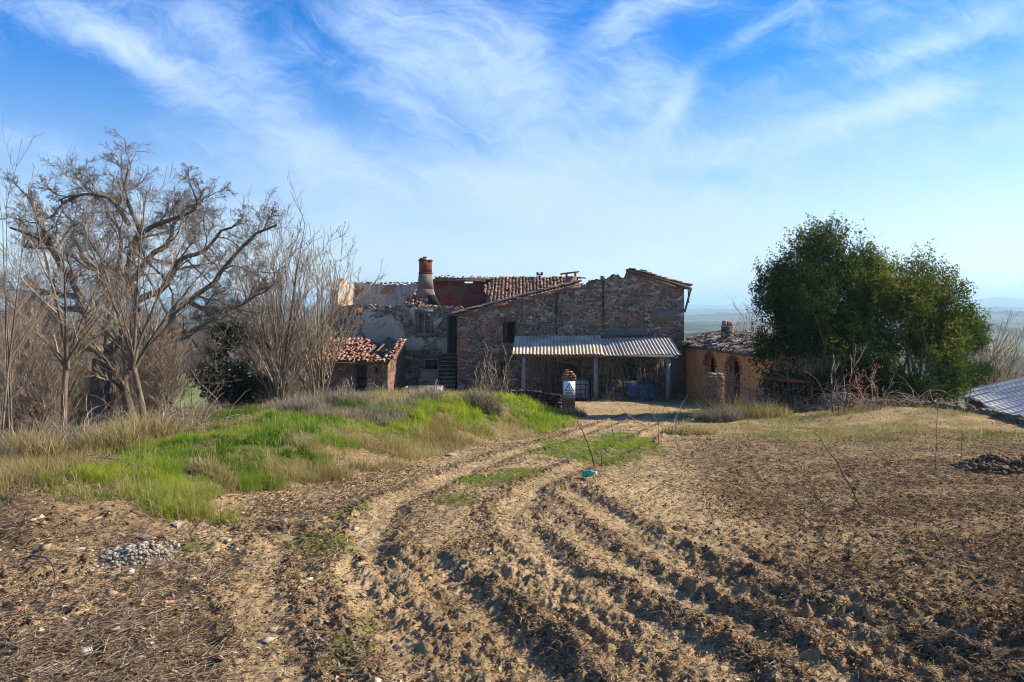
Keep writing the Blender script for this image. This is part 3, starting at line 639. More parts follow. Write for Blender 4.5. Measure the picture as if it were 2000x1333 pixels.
# ---------------------------------------------------------------- stone barn
D1 = 40.0; XL, XR_ = X(893, D1), X(1336, D1); GB = -3.75
barn = thing('stone_barn', (XL, D1, GB), 'two-storey rubble stone barn with a broken gable top, right of the roofless wing', 'barn')
prof = [(893, 618), (905, 612), (940, 600), (1000, 587), (1044, 577), (1085, 566), (1135, 554.5), (1144, 558), (1152, 559), (1153, 550), (1164, 548), (1176, 549.5), (1178, 543), (1184, 543), (1186, 539), (1199, 535), (1211, 536), (1213, 542), (1222, 542), (1224, 529), (1336, 560)]
top = [(X(a, D1) - XL, Z(b, D1)) for a, b in prof]
P_ = lambda px: X(px, D1) - XL
hs_ = [(P_(980), P_(1007), Z(671, D1), Z(629, D1)), (P_(975), P_(989), Z(742, D1), Z(707, D1)),
       (P_(1055), P_(1135), Z(790, D1), lambda s: Z(722, D1) + .35 - .5 * (s - P_(1095)) ** 2 * .55), (P_(1185), P_(1262), Z(790, D1), lambda s: Z(722, D1) + .3 - .5 * (s - P_(1223)) ** 2 * .55)]
wb = wall(MB(), (XL, D1), (XR_, D1), .55, GB, top, hs_, .16, .13, .05, 3, nz=30)
wall(wb, (XR_ - .003, D1 + .553), (XR_ - .003, 52), .5, GB - 1.5, Z(560, D1) - .12, (), .04, .4, .03, 4)
wall(wb, (XL + .53, 52), (XL + .53, D1 + .553), .5, GB - 1.5, 1.0, (), .05, .4, .03, 5)
wall(wb, (XR_, 52), (XL, 52), .5, GB - 1.5, [(0, 2.2), (3, 2.6), (12.2, .6)], (), .05, .4, .0, 6)
rubble_line(wb, [(X(a, D1), D1 + .05, Z(b, D1) - .02) for a, b in prof[7:13]], 60, .15, 7, spread=.42)
stone_w = wb.build('wall', M['stone'], barn, origin=(XL, D1, GB))
# roof: right pitch and the surviving lower part of the left pitch
rf = MB(); apx, apz = X(1226, D1), Z(528, D1)
rs0 = (Z(562, D1) + .03 - apz - .06) / (XR_ + .45 - apx)
slab(rf, (apx - .04, D1 - .18, apz + .06), (XR_ + .35, D1 - .18, Z(562, D1) + .03), (XR_ + .35, D1 + .5, Z(562, D1) + .03), (apx - .04, D1 + .5, apz + .06), .10)
slab(rf, (apx + 1.2, D1 + .5, apz + .06 + rs0 * 1.24), (XR_ + .35, D1 + .5, Z(562, D1) + .03), (XR_ + .35, 52.2, Z(562, D1) + .03), (apx + 1.2, 52.2, apz + .06 + rs0 * 1.24), .10)
slab(rf, (X(1140, D1), D1 + .06, Z(554.5, D1) + .06), (X(1140, D1), 52, Z(554.5, D1) + .06), (XL - .2, 52, Z(617, D1) + .05), (XL - .2, D1 + .06, Z(617, D1) + .05), .08)
rf.build('roof', M['wood'], barn)
tl = MB(); v = np.array((-1, 0, .0)); rs = (Z(562, D1) - apz) / (XR_ + .3 - apx)
roof_tiles(tl, (XR_ + .42, D1 - .2, apz + rs * (XR_ + .42 - apx) + .10), (0, 1, 0), Vector((-1, 0, -rs)).normalized(), 58, 12, lambda a, b, q: q < .97 and (b < .62 or a < .055), seed=4)
ls = (Z(554.5, D1) - Z(617, D1)) / (X(1138, D1) - XL)
roof_tiles(tl, (XL - .3, D1 - .02, Z(617, D1) + .08), (0, 1, 0), Vector((1, 0, ls)).normalized(), 12, 25, lambda a, b, q: q < .95, seed=5, jz=.03, jr=.09)
tl.build('roof_tiles', M['tile_old'], barn)
# brick verge courses under the tiles, hanging eave boards at the right corner
vg = MB()
for a, b in zip(prof[1:6], prof[2:7]):
    vg.bar((X(a[0], D1), D1 + .02, Z(a[1], D1) - .14), (X(b[0], D1), D1 + .02, Z(b[1], D1) - .14), .13, .16)
vg.build('brick_verge', M['brick_old'], barn); vg = MB(); vg.bar((apx + .05, D1 + .02, apz - .15), (XR_ - .02, D1 + .02, Z(561.5, D1) - .12), .13, .13)
vg.build('brick_verge', M['brick_old'], barn)
bd = MB(); bd.bar((XR_ + .36, D1 - .1, Z(563, D1)), (XR_ + .06, D1 + .1, Z(610, D1)), .05, .10).bar((XR_ + .30, D1 + .3, Z(566, D1)), (XR_ + .33, D1 + .3, Z(592, D1)), .09, .05)
bd.bar((XR_ + .05, D1 - .12, Z(562, D1) - .05), (XR_ + .40, D1 - .12, Z(565, D1) - .06), .06, .08); bd.build('hanging_board', M['wood'], barn)
# window with brick lintel and a dead shutter
w0, w1 = X(980, D1), X(1007, D1); wz0, wz1 = Z(671, D1), Z(629, D1)
q = MB(); framebox(q, w0, w1, D1 + .12, wz0, wz1, .07, .08); fr = q.build('window_frame', M['door'], barn)
MB().box((w0 + .07, D1 + .16, wz0 + .07), (w0 + .30, D1 + .19, wz1 - .07)).build('shutter', M['door'], fr)
q = MB()
for k in range(9): q.box((w0 - .1 + k * .1, D1 - .045, wz1), (w0 - .012 + k * .1, D1 + .1, wz1 + .26))
q.build('lintel', M['brick_old'], barn)
# crack lines down the wall: dark strips, the darkness inside put into colour
for cx, y0, y1 in ((1088, 572, 655), (1176, 548, 640)):
    q = MB()
    zz = np.linspace(Z(y0, D1), Z(y1, D1), 14); xx = X(cx, D1) + np.cumsum(np.random.default_rng(cx).normal(0, .025, 14))
    for i in range(13):
        w_ = .035 * (1 - i / 16); q.prism([(xx[i + 1] - w_, D1 - .055, zz[i + 1]), (xx[i + 1] + w_, D1 - .055, zz[i + 1]), (xx[i + 1] + w_, D1 + .1, zz[i + 1]), (xx[i + 1] - w_, D1 + .1, zz[i + 1])], [(xx[i] - w_, D1 - .055, zz[i]), (xx[i] + w_, D1 - .055, zz[i]), (xx[i] + w_, D1 + .1, zz[i]), (xx[i] - w_, D1 + .1, zz[i])])
    q.build('wall_crack', M['gap_black'], barn)
# patches of cement render
def patch(mb, x0, x1, z0, z1, y, seed, th=.035):
    r = np.random.default_rng(seed); n = 72; a = np.linspace(0, 2 * math.pi, n, endpoint=False); k = 1 / np.maximum(np.abs(np.cos(a)), np.abs(np.sin(a))) ** .7
    rr_ = k * (1 + .22 * vnoise(np.cos(a) * 1.7 + seed, np.sin(a) * 1.7) * 2 + .12 * vnoise(np.cos(a) * 6 + seed, np.sin(a) * 6) * 2); px_ = (x0 + x1) / 2 + rr_ * np.cos(a) * (x1 - x0) / 2; pz_ = (z0 + z1) / 2 + rr_ * np.sin(a) * (z1 - z0) / 2
    V = [(p, y, z) for p, z in zip(px_, pz_)] + [(p, y + th + .12, z) for p, z in zip(px_, pz_)] + [((x0 + x1) / 2, y - .01, (z0 + z1) / 2)]
    F3 = np.array([((i + 1) % n, i, 2 * n) for i in range(n)]); F4 = np.array([(i, (i + 1) % n, n + (i + 1) % n, n + i) for i in range(n)])
    mb.add(V, [F3, F4])
for a_, b_, c_, d_, s_ in ((1274, 1331, 626, 603, 1), (1182, 1262, 657, 640, 2), (1292, 1333, 772, 702, 6)):
    q = MB(); patch(q, X(a_, D1), X(b_, D1), Z(c_, D1), Z(d_, D1), D1 - .06, s_, .02); q.build('cement_patch', M['cement'], barn)
# small roof chimney with a stone slab, on the barn roof edge
y = 43.2; c0, c1 = X(1104, y), X(1128, y); q = MB(); q.prism([(c0 - .05, y, .9), (c1 + .1, y, .9), (c1 + .1, y + .7, .9), (c0 - .05, y + .7, .9)], [(c0 + .05, y + .05, Z(540, y)), (c1 - .05, y + .05, Z(540, y)), (c1 - .05, y + .65, Z(540, y)), (c0 + .05, y + .65, Z(540, y))])
ch = q.build('roof_chimney', M['rubble'], barn)
q = MB(); q.bar((c0 + .1, y + .35, Z(540, y)), (c0 + .1, y + .35, Z(534.5, y)), .12); q.build('chimney_prop', M['rubble'], ch); q = MB(); q.bar((c1 - .1, y + .35, Z(540, y)), (c1 - .1, y + .35, Z(533.5, y)), .12); q.build('chimney_prop', M['rubble'], ch)
q = MB(); slab(q, (c0 - .25, y - .1, Z(534, y)), (c1 + .1, y - .1, Z(529.5, y)), (c1 + .1, y + .8, Z(529.5, y)), (c0 - .25, y + .8, Z(534, y)), .07); q.build('chimney_cap', M['rubble'], ch)

# ---------------------------------------------------------------- corrugated canopy in front of the barn
yb, yf = D1 - .06, 37.3; zt0, zf0 = Z(656, yb), Z(692.5, yf)
can = thing('lean_to_canopy', (X(1165, yf), 38.5, H(X(1165, yf), 38.5)), 'corrugated sheet canopy on grey posts across the barn front', 'canopy')
sl = np.array((0, yb - yf, zt0 - zf0)); LS = np.linalg.norm(sl); vv = sl / LS
a0 = X(1001, yf); split = X(1172, 38.5); a1 = X(1329, yf)
s1 = corrugated((a0, yf, zf0), (1, 0, 0), vv + np.array((.05, 0, 0)), split - a0, LS, seed=3); s1.build('corrugated_roof', M['corr'], can, smooth=True)
s2 = corrugated((split + .02, yf + .02, zf0 - .035), (1, 0, 0), vv + np.array((-.02, 0, 0)), a1 - split, LS * .90, seed=8); s2.build('corrugated_roof', M['corr_shade_tone'], can, smooth=True)
q = MB(); q.bar((a0 + .25, yf + .15, zf0 - .07), (a1 - .1, yf + .15, zf0 - .12), .12, .14).bar((a0 + .25, yf + 1.5, zf0 + .22), (a1 - .1, yf + 1.5, zf0 + .1), .10, .1); q.build('beam', M['wood'], can)
for px_, top_ in ((1022, 698), (1163, 700), (1305, 701)):
    x0 = X(px_, 37.5); q = MB(); q.prism([(x0 - .11, 37.4, GB + .1), (x0 + .10, 37.4, GB + .1), (x0 + .10, 37.58, GB + .1), (x0 - .11, 37.58, GB + .1)], [(x0 - .08, 37.4, Z(top_, 37.5)), (x0 + .11, 37.4, Z(top_, 37.5)), (x0 + .11, 37.58, Z(top_, 37.5)), (x0 - .08, 37.58, Z(top_, 37.5))])
    q.build('post', M['concrete'], can)

# ---------------------------------------------------------------- roofless farmhouse wing
D2 = 42.0; A0, A1 = X(640, D2), X(905, D2); WT = Z(597.5, D2); G2 = -3.75
wing = thing('roofless_farmhouse_wing', (A0, D2, G2), 'roofless stone farmhouse wing with tall brick chimney and bare plaster inner walls', 'house ruin')
Q_ = lambda px: X(px, D2) - A0
tp = [(0, WT - .05), (1.5, WT + .05), (3, WT - .02), (Q_(760), WT + .03), (Q_(800), WT - .05), (Q_(860), WT + .02), (Q_(905), WT - .12)]
holes2 = [(Q_(815), Q_(841), Z(653, D2), Z(611, D2)), (Q_(829), Q_(856), Z(723, D2), Z(701, D2)), (Q_(878), Q_(892), Z(692, D2), Z(618, D2)), (Q_(684), Q_(699), Z(654, D2), Z(616, D2))]
wb = wall(MB(), (A0, D2), (A1, D2), .5, G2, tp, holes2, .22, .13, .06, 21, nz=24)
rubble_line(wb, [(A0, D2 + .05, WT), (A1, D2 + .05, WT - .08)], 120, .12, 9, spread=.42)
wb.build('front_wall', M['stone_house'], wing, origin=(A0, D2, G2))
YB = 47.0; B0 = X(640, D2)
endp = [(0, WT + .9), (.6, WT + 1.3), (1.2, Z(545, 44.5)), (2.2, Z(543, 44.5)), (2.9, Z(556, 45.5)), (3.8, Z(552, 46.5)), (4.45, Z(553, 47))]
wb = wall(MB(), (B0 + .45, D2 + .5), (B0 + .45, YB), .45, G2 - 1, endp, (), .22, .13, .03, 22, nz=20)
wb.build('end_wall', M['pl_white'], wing, origin=(B0, D2, G2 + 1.1))
xm = X(822, YB)
wb = wall(MB(), (B0 + .46, YB), (xm, YB), .5, G2 - 1.5, [(0, Z(552, YB)), (2, Z(555, YB)), (xm - B0, Z(553, YB))], (), .12, .13, .02, 23, nz=20)
wb.build('back_wall', M['pl_white'], wing, origin=(B0, YB, G2))
wb = wall(MB(), (xm + .003, YB), (3.9, YB), .5, -1.2, Z(545, YB), [(5.0 - 2.25, 5.0 - 1.7, Z(553.5, YB), Z(550, YB))], .05, .13, .02, 24, nz=20)
wb.build('inner_wall', M['pl_maroon'], wing, origin=(xm, YB, .2))
q = MB(); rubble_line(q, [(B0 + .4, YB, Z(552.5, YB)), (xm, YB, Z(553, YB))], 60, .09, 12, spread=.4); q.build('wall_top_rubble', M['rubble'], wing)
# beams and a remnant strip of ridge tiles over the maroon room
q = MB(); q.bar((X(846, 46.6), 46.6, Z(547, 46.6)), (X(948, 46.6), 46.6, Z(549, 46.6)), .16, .14).bar((X(850, 46.9), 46.75, Z(544, 46.9)), (X(957, 46.9), 46.75, Z(545.5, 46.9)), .14, .1)
for k in range(6): q.bar((X(860 + 17 * k, 46.7), 46.3, Z(547.5, 46.3)), (X(860 + 17 * k, 47.3), 47.4, Z(542.5, 47.3)), .07)
q.build('roof_beam', M['wood'], wing)
q = MB(); r_ = np.random.default_rng(5); roof_tiles(q, (X(846, 46.9), 46.8, Z(544.5, 46.9) - .03), (1, 0, -.012), Vector((0, 1, .3)).normalized(), 16, 2, lambda a, b, z: z < .85, seed=9, jz=.05, jr=.2)
q.build('ridge_tiles', M['tile_old'], wing)
# surviving pitched tile roof
e0 = np.array((X(940, 42.6), 42.6, Z(599, 42.6))); e1 = np.array((X(957, 47.1), 47.1, Z(543.5, 47.1)))
rv = np.array((0.06, e1[1] - e0[1], e1[2] - e0[2])); RL = np.linalg.norm(rv); rv /= RL; nu = 27; nv = int(RL / (.36 * .8)) + 1
q = MB(); roof_tiles(q, e0, (1, 0, 0), rv, nu, nv, lambda a, b, z: (a > .02 + .05 * math.sin(b * 9)) and z < .975, seed=2, jz=.02, jr=.06, w=.215)
q.build('roof_tiles', M['tile'], wing)
q = MB(); slab(q, e0 + (.25, 0, -.03), e0 + (5.9, 0, -.03), e0 + (5.9, 0, -.03) + rv * RL, e0 + (.25, 0, -.03) + rv * RL, .1)
slab(q, e0 + (.25, 0, -.03) + rv * RL, e0 + (5.9, 0, -.03) + rv * RL, e0 + (5.9, 4, -1.4) + rv * RL, e0 + (.25, 4, -1.4) + rv * RL, .1)
q.build('roof', M['wood'], wing)
q = MB(); roof_tiles(q, (e1[0] - .05, e1[1] - .1, e1[2] - .02), (0, 1, 0), (1, 0, 0), 1, 20, lambda a, b, z: z < .9, seed=19, l=.4, w=.2, r_=.11); q.build('ridge_tiles', M['tile_old'], wing)
cx = X(1054, 47.1); q = MB(); q.bar((cx, 47.1, Z(548, 47)), (cx, 47.1, Z(538, 47)), .10); q.box((cx - .2, 46.95, Z(538, 47)), (cx - .07, 47.25, Z(532, 47))); q.box((cx + .07, 46.95, Z(538, 47)), (cx + .2, 47.25, Z(532, 47))); q.box((cx - .07, 46.98, Z(538, 47) + .02), (cx + .07, 47.22, Z(535, 47)))
q.build('flue_cowl', M['rust'], wing)
# stub of cross wall with a strip of tiles still on it
xc = X(790, D2) + .42
wb = wall(MB(), (xc + .62, D2 + .52), (xc + .62, 46.0), .5, 1.25, [(0, WT + .05), (.5, WT + .35), (1.8, Z(573, 44)), (2.6, Z(560, 45)), (3.4, Z(555, 46))], (), .2, .12, .05, 31, nz=20)
wb.build('cross_wall', M['pl_orange'], wing, origin=(xc, D2, 1.25))
q = MB(); sv_ = Vector((.14, 3.1, 1.05)).normalized(); roof_tiles(q, (xc - .55, D2 + .15, WT + .06), (1, 0, 0), sv_, 5, 11, lambda a, b, z: a > b * .35 - .1 and z < .93, seed=14, jz=.04, jr=.12); q.build('roof_tiles', M['tile'], wing)
# chimney: flared plaster breast, brick shaft, corbel and cap
yc = 43.2; c0, c1 = X(819, yc), X(842, yc); zc = Z(505, yc); zs = Z(536, yc); zl = Z(600, yc)
q = MB(); q.prism([(X(808, yc) - .1, yc - .35, zl - 3), (X(857, yc), yc - .35, zl - 3), (X(857, yc), yc + .8, zl - 3), (X(808, yc) - .1, yc + .8, zl - 3)], [(X(812, yc), yc - .35, zl), (X(858, yc), yc - .35, zl), (X(858, yc), yc + .8, zl), (X(812, yc), yc + .8, zl)])
prev = None
for py_, l_, r2 in ((600, 812, 859), (583, 814, 850), (565, 816.5, 845), (536, 819, 842)):
    z = Z(py_, yc); rg_ = [(X(l_, yc), yc - .3, z), (X(r2, yc), yc - .3, z), (X(r2, yc), yc + .62, z), (X(l_, yc), yc + .62, z)]
    if prev: q.prism(prev, rg_)
    prev = rg_
chb = q.build('chimney_breast', M['pl_breast'], wing, origin=(c0, yc, zl))
q = MB(); q.prism([(X(838, yc), yc - .42, Z(597, yc)), (X(859, yc) + .02, yc - .42, Z(597, yc)), (X(859, yc) + .02, yc + .2, Z(597, yc)), (X(838, yc), yc + .2, Z(597, yc))], [(X(836, yc), yc - .33, Z(577, yc)), (X(849, yc) + .03, yc - .33, Z(577, yc)), (X(849, yc) + .03, yc + .2, Z(577, yc)), (X(836, yc), yc + .2, Z(577, yc))]); q.build('flue_opening', M['gap_black'], chb)  # solid near-black block; darkness of the hole is put into its colour
q = MB(); q.box((c0, yc - .1, zs), (c1, yc + .55, zc - .16)); shf = q.build('chimney_shaft', M['brick_red'], wing, origin=(c0, yc - .1, zs))
q = MB(); q.box((c0 - .05, yc - .15, zc - .16), (c1 + .05, yc + .6, zc - .08)); q.box((c0 - .03, yc - .13, zs + .02), (c1 + .04, yc + .58, zs + .10)); q.box((c0 + .02, yc - .1, zc - .08), (c1 - .35, yc + .5, zc + .02)); q.box((c0 + .2, yc - .05, zc + .022), (c0 + .42, yc + .2, zc + .10)); q.build('corbel', M['brick_red'], shf)
# windows and the door of the wing
q = MB(); x0, x1, z0, z1 = X(815, D2), X(841, D2), Z(653, D2), Z(611, D2); framebox(q, x0, x1, D2 + .12, z0, z1, .06, .08); q.box(((x0 + x1) / 2 - .03, D2 + .13, z0 + .06), ((x0 + x1) / 2 + .03, D2 + .19, z1 - .06)); q.box((x0 + .06, D2 + .14, z0 + .6), ((x0 + x1) / 2 - .03, D2 + .17, z0 + .64)); q.box(((x0 + x1) / 2 + .03, D2 + .14, z0 + .75), (x1 - .06, D2 + .17, z0 + .79))
q.build('window_frame', M['frame'], wing)
q = MB(); q.box((x0 - .16, D2 - .09, z1 + .0), (x1 + .16, D2 + .08, z1 + .18)); q.box((x0 - .14, D2 - .08, z0 - .12), (x1 + .14, D2 + .10, z0 - .003)); q.box((x0 - .15, D2 - .075, z0), (x0 - .003, D2 + .05, z1)); q.box((x1 + .003, D2 - .075, z0), (x1 + .15, D2 + .05, z1)); q.build('window_surround', M['pl_grey'], wing)
q = MB(); x0, x1, z0, z1 = X(829, D2), X(856, D2), Z(723, D2), Z(701, D2); framebox(q, x0, x1, D2 - .09, z0, z1, .05, .2); q.build('window_frame', M['frame'], wing)
MB().box((x0 + .05, D2 + .06, z0 + .05), (x1 - .05, D2 + .075, z1 - .05)).build('pane', M['glass'], wing)
q = MB(); q.box((x0 - .2, D2 - .09, z1 + .02), (x1 + .2, D2 + .06, z1 + .2)); q.build('lintel', M['brick_old'], wing)
q = MB(); x0, x1, z0, z1 = X(684, D2), X(699, D2), Z(654, D2), Z(616, D2); framebox(q, x0 - .1, x1 + .1, D2 - .08, z0, z1, .12, .12); q.build('window_surround', M['frame'], wing)
q = MB(); q.box((x0 - .25, D2 - .09, z1 + .02), (x1 + .25, D2 + .06, z1 + .42)); q.build('lintel', M['brick_old'], wing)
q = MB(); x0, x1, z0, z1 = X(878, D2), X(892, D2), Z(692, D2), Z(618, D2); q.box((x0 + .03, D2 + .2, z0), (x1 - .03, D2 + .25, z1 - .03)); q.box((x0 - .12, D2 - .08, z0), (x0 - .003, D2 + .1, z1 + .1)); q.build('door', M['door'], wing)
# dark rooms behind: floors inside wing so that lower windows stay dark
q = MB(); q.box((A0 + .6, D2 + .52, -.95), (XL + .5, YB - .02, -.8)); q.build('floor_boards', M['wood'], wing)
# stairs up to the door
q = MB(); qt = MB(); n = 12; xs0, xs1 = X(860, 41), X(892, 41); zb_, zt_ = -3.45, Z(692, D2)
for k in range(n):
    q.box((xs0 - .02 * (n - k) * .5, 39.3 + k * .21, G2), (xs1 - .02, 39.52 + k * .21, zb_ + (zt_ - zb_) * (k + 1) / n + (k % 3) * .006))
    qt.box((xs0 - .02 * (n - k) * .5 - .01, 39.26 + k * .21, zb_ + (zt_ - zb_) * (k + 1) / n + .008), (xs1 - .021, 39.50 + k * .21, zb_ + (zt_ - zb_) * (k + 1) / n + .05))
stp = q.build('stair', M['stone_dark'], wing); qt.build('treads', M['kerbt'], stp)

# ---------------------------------------------------------------- tiled outhouse
D3 = 36.0; O0, O1 = X(598, D3), X(757, D3); G3 = -3.6; OT = Z(709, D3)
out_ = thing('tiled_outhouse', (O0, D3, G3), 'low outhouse with half-collapsed terracotta tile roof below the roofless wing', 'outhouse')
U_ = lambda px: X(px, D3) - O0
wb = wall(MB(), (O0, D3), (O1, D3), .4, G3, OT, [(U_(692), U_(717), G3, Z(712, D3)), (U_(733), U_(741), Z(731, D3), Z(718, D3)), (U_(598) + .35, U_(598) + .8, G3, Z(722, D3))], .06, .12, .04, 41, nz=14)
wall(wb, (O1, D3 + .403), (O1, 41.9), .4, G3, [(0, OT), (3.0, Z(675, 39)), (5.4, Z(672, 40))], (), .12, .15, .04, 42, nz=14)
wall(wb, (O0 + .4, 41.9), (O0 + .4, D3 + .403), .4, G3, [(0, -.4), (5.4, OT)], (), .05, .3, .03, 43, nz=10)
wb.build('wall', M['stone_low'], out_, origin=(O0, D3, G3))
q = MB(); rv = Vector((0, 3.6, Z(668, 39.6) - OT - .08)).normalized(); nu = int((O1 - O0 + .45) / .21); pxs_ = lambda a: 598 + a * (780 - 598)
roof_tiles(q, (O0 - .1, D3 - .25, OT + .06), (1, 0, 0), rv, nu, 15, lambda a, b, z: (a < .61 - .0 * b + .05 * z - .25 * max(0, b - .5)) or (a > .86 + .25 * max(0, .25 - b)) or (b < .16 and z < .8), seed=31, jz=.035, jr=.12)
q.build('roof_tiles', M['tile_red'], out_)
q = MB()
for a in np.linspace(0, 1, 9): q.bar((O0 + .2 + a * (O1 - O0 - .4), D3 - .15, OT - .02), (O0 + .2 + a * (O1 - O0 - .4), 41.5, -.55 + .15 * math.sin(a * 20)), .09)
q.bar((O0, D3 + .2, OT + .005), (O1, D3 + .2, OT - .01), .12)
q.bar((X(706, 38), 38, Z(694, 38)), (X(755, 37), 37, Z(684, 37)), .10); q.bar((X(715, 37), 37, Z(706, 37)), (X(770, 38.5), 38.5, Z(688, 38)), .07); q.build('rafter', M['wood'], out_)
q = MB(); slab(q, (O0 - .05, D3 - .2, OT + .03), (X(704, D3), D3 - .2, OT + .03), (X(695, 39), 39.5, Z(670, 39.6) - .0), (O0 - .05, 39.5, Z(670, 39.6) - .0), .05); q.build('roof', M['wood'], out_)
q = MB(); framebox(q, X(692, D3), X(717, D3), D3 + .1, G3 + .05, Z(712, D3), .07, .1); q.build('door_frame', M['wood'], out_)
q = MB(); q.box((X(690, D3), D3 - .07, Z(712, D3)), (X(720, D3), D3 + .05, Z(712, D3) + .14)); q.build('lintel', M['wood'], out_)

# ---------------------------------------------------------------- ochre annex with arches
P0 = np.array((XR_ + .03, 40.62)); P1 = np.array((X(1504, 31.2), 31.2)); LA = np.linalg.norm(P1 - P0); dA = (P1 - P0) / LA
anx = thing('arched_annex', (P1[0], P1[1], -3.6), 'low ochre-rendered outbuilding with two arches and sagging tile roof, right of the barn', 'outbuilding')
def sat(px):                     # arc position where the wall crosses this sight line
    k = (px - 1000) / FPX; return (k * P0[1] - P0[0]) / (dA[0] - k * dA[1])
zA = -.42
def arch(pa, pb, pyt, zb_):
    a, b = sat(pa), sat(pb); m_ = (a + b) / 2; h = (b - a) / 2; dm = P0[1] + dA[1] * m_; zt = Z(pyt, dm)
    return (a, b, zb_, lambda s: zt - h * 1.0 * (1 - math.sqrt(max(0, 1 - min(1, abs(s - m_) / h) ** 2)))), dm
h1, dm1 = arch(1376, 1398, 690, 0); h1 = (h1[0], h1[1], Z(738, dm1), h1[3])
h2, dm2 = arch(1419, 1447, 698, 0); h2 = (h2[0], h2[1], -3.6, h2[3])
topA = [(0, zA), (LA * .3, zA - .05), (LA * .6, zA - .10), (LA * .9, zA - .08), (LA, zA - .05)]
wb = wall(MB(), P0, P1, .35, -3.6, topA, [h1, h2], .03, .12, .03, 51, nz=16)
wb.build('arcade_wall', M['pl_orange'], anx, origin=(P1[0], P1[1], -3.6))
wb = wall(MB(), P1 + (.003, 0), (P1[0] + 4.2, P1[1] + .3), .35, -3.6, [(0, zA - .1), (2.1, zA + .3), (4.2, zA + .1)], (), .05, .15, .03, 52, nz=16)
wall(wb, (P1[0] + 4.2, P1[1] + .66), (P0[0] + 4.4, P0[1]), .35, -3.6, zA, (), .05, .4, .03, 53, nz=8)
wall(wb, (P0[0] + 4.4, P0[1] + .3), (P0[0] + .3, P0[1] + .3), .3, -3.6, zA + .3, (), .05, .4, .0, 54, nz=8)
wb.build('wall', M['stone_low'], anx)
q = MB()
for h, pa in ((h1, 1), (h2, 2)):                       # brick rims round the arches
    a, b = h[0] - .12, h[1] + .12
    n = 15
    for i in range(n):
        s = (h[0] + h[1]) / 2 + (h[1] - h[0]) / 2 * 1.06 * math.cos(math.pi * (i + .5) / n); R0 = (h[1] - h[0]) / 2
        ztop = h[3]((h[0] + h[1]) / 2); z = ztop - R0 + R0 * 1.08 * math.sin(math.pi * (i + .5) / n)
        p = P0 + dA * s + np.array((-abs(dA[1]), 0)) * .04; q.box((p[0] - .02, p[1] - .09, z - .06), (p[0] + .12, p[1] + .09, z + .05))
q.build('arch_rim', M['brick'], anx)
# sagging roof of old tiles
nuA = int(LA / .21) + 1; uA = np.array((dA[0], dA[1], -.004)); vA = np.array((-dA[1], dA[0], .0)); vA = vA if vA[0] > 0 else -vA
q = MB(); vS = Vector((vA[0], vA[1], .30)).normalized(); roof_tiles(q, (P0[0] - .3 * vA[0], P0[1] - .3 * vA[1], zA - .03), uA, vS, nuA, 8, lambda a, b, z: z < .9, seed=61, jz=.06, jr=.16, l=.38)
q.build('roof_tiles', M['tile_old'], anx)
q = MB(); o3 = lambda a, b, z: tuple(np.append(P0 + dA * a + vA[:2] * b, z))
slab(q, o3(0, -.25, zA - .06), o3(LA, -.25, zA - .08), o3(LA, 2.3, zA + .66), o3(0, 2.3, zA + .66), .08); slab(q, o3(0, 2.3, zA + .66), o3(LA, 2.3, zA + .66), o3(LA, 4.6, zA - .05), o3(0, 4.6, zA - .05), .08)
q.build('roof', M['wood'], anx)
cxa = X(1420, 37.5); q = MB(); q.box((cxa - .24, 37.2, zA), (cxa + .24, 37.7, Z(638, 37.5))); ch = q.build('chimney', M['stone_low'], anx)
q = MB()
for k in range(3):
    x0 = cxa - .23 + .15 * k; q.prism([(x0, 37.25, Z(637, 37.5)), (x0 + .15, 37.25, Z(637, 37.5)), (x0 + .15, 37.7, Z(637, 37.5)), (x0, 37.7, Z(637, 37.5))], [(x0 + .04, 37.3, Z(627 + k, 37.5)), (x0 + .15, 37.3, Z(627 + k, 37.5)), (x0 + .15, 37.7, Z(627 + k, 37.5)), (x0 + .04, 37.7, Z(627 + k, 37.5))])
q.build('chimney_tiles', M['tile_red'], ch)

# ---------------------------------------------------------------- gate pillars with the warning sign
def brickpile(mb, cx, cy_, z0, z1, w, d, seed, h=.068, jit=.006, keep=1.):
    r = np.random.default_rng(seed); z = z0
    k = 0
    while z < z1:
        ox, oy = r.normal(0, jit, 2)
        if k % 2:
            for i in range(2): 
                if r.random() < keep: mb.box((cx - w / 2 + ox + i * w / 2 + .004, cy_ - d / 2 + oy, z), (cx - w / 2 + ox + (i + 1) * w / 2 - .004, cy_ + d / 2 + oy, z + h - .010))
        else:
            for i in range(3):
                if r.random() < keep: mb.box((cx - w / 2 + ox + i * w / 3 + .004, cy_ - d / 2 + oy, z), (cx - w / 2 + ox + (i + 1) * w / 3 - .004, cy_ + d / 2 + oy, z + h - .010))
        z += h; k += 1
DP = 26.0; px0 = X(1110.5, DP); zg = H(px0, DP) - .4
pil = thing('gate_pillar', (px0, DP, zg + .4), 'brick gate pillar with worn stepped top carrying the white warning sign', 'pillar', 'brick pillars of the old gateway')
q = MB(); q.box((px0 - .205, DP - .205, zg), (px0 + .205, DP + .205, Z(741, DP) - .01)); q.build('mortar_core', M['pl_grey'], pil)
q = MB(); brickpile(q, px0, DP, zg, Z(741, DP), .44, .44, 1); q.build('shaft', M['brick'], pil)
q = MB(); brickpile(q, px0, DP, Z(741, DP), Z(737.5, DP), .50, .50, 2); brickpile(q, px0, DP, Z(737, DP), Z(733, DP), .42, .42, 3, jit=.02); brickpile(q, px0 - .01, DP, Z(733, DP), Z(726, DP), .32, .34, 4, jit=.02); brickpile(q, px0 - .04, DP, Z(726, DP), Z(723.5, DP), .14, .2, 5); q.build('cap', M['brick'], pil)
sg = thing('warning_sign', (px0, DP - .26, Z(776, DP)), 'white danger sign with black triangle and lettering on the brick pillar', 'sign')
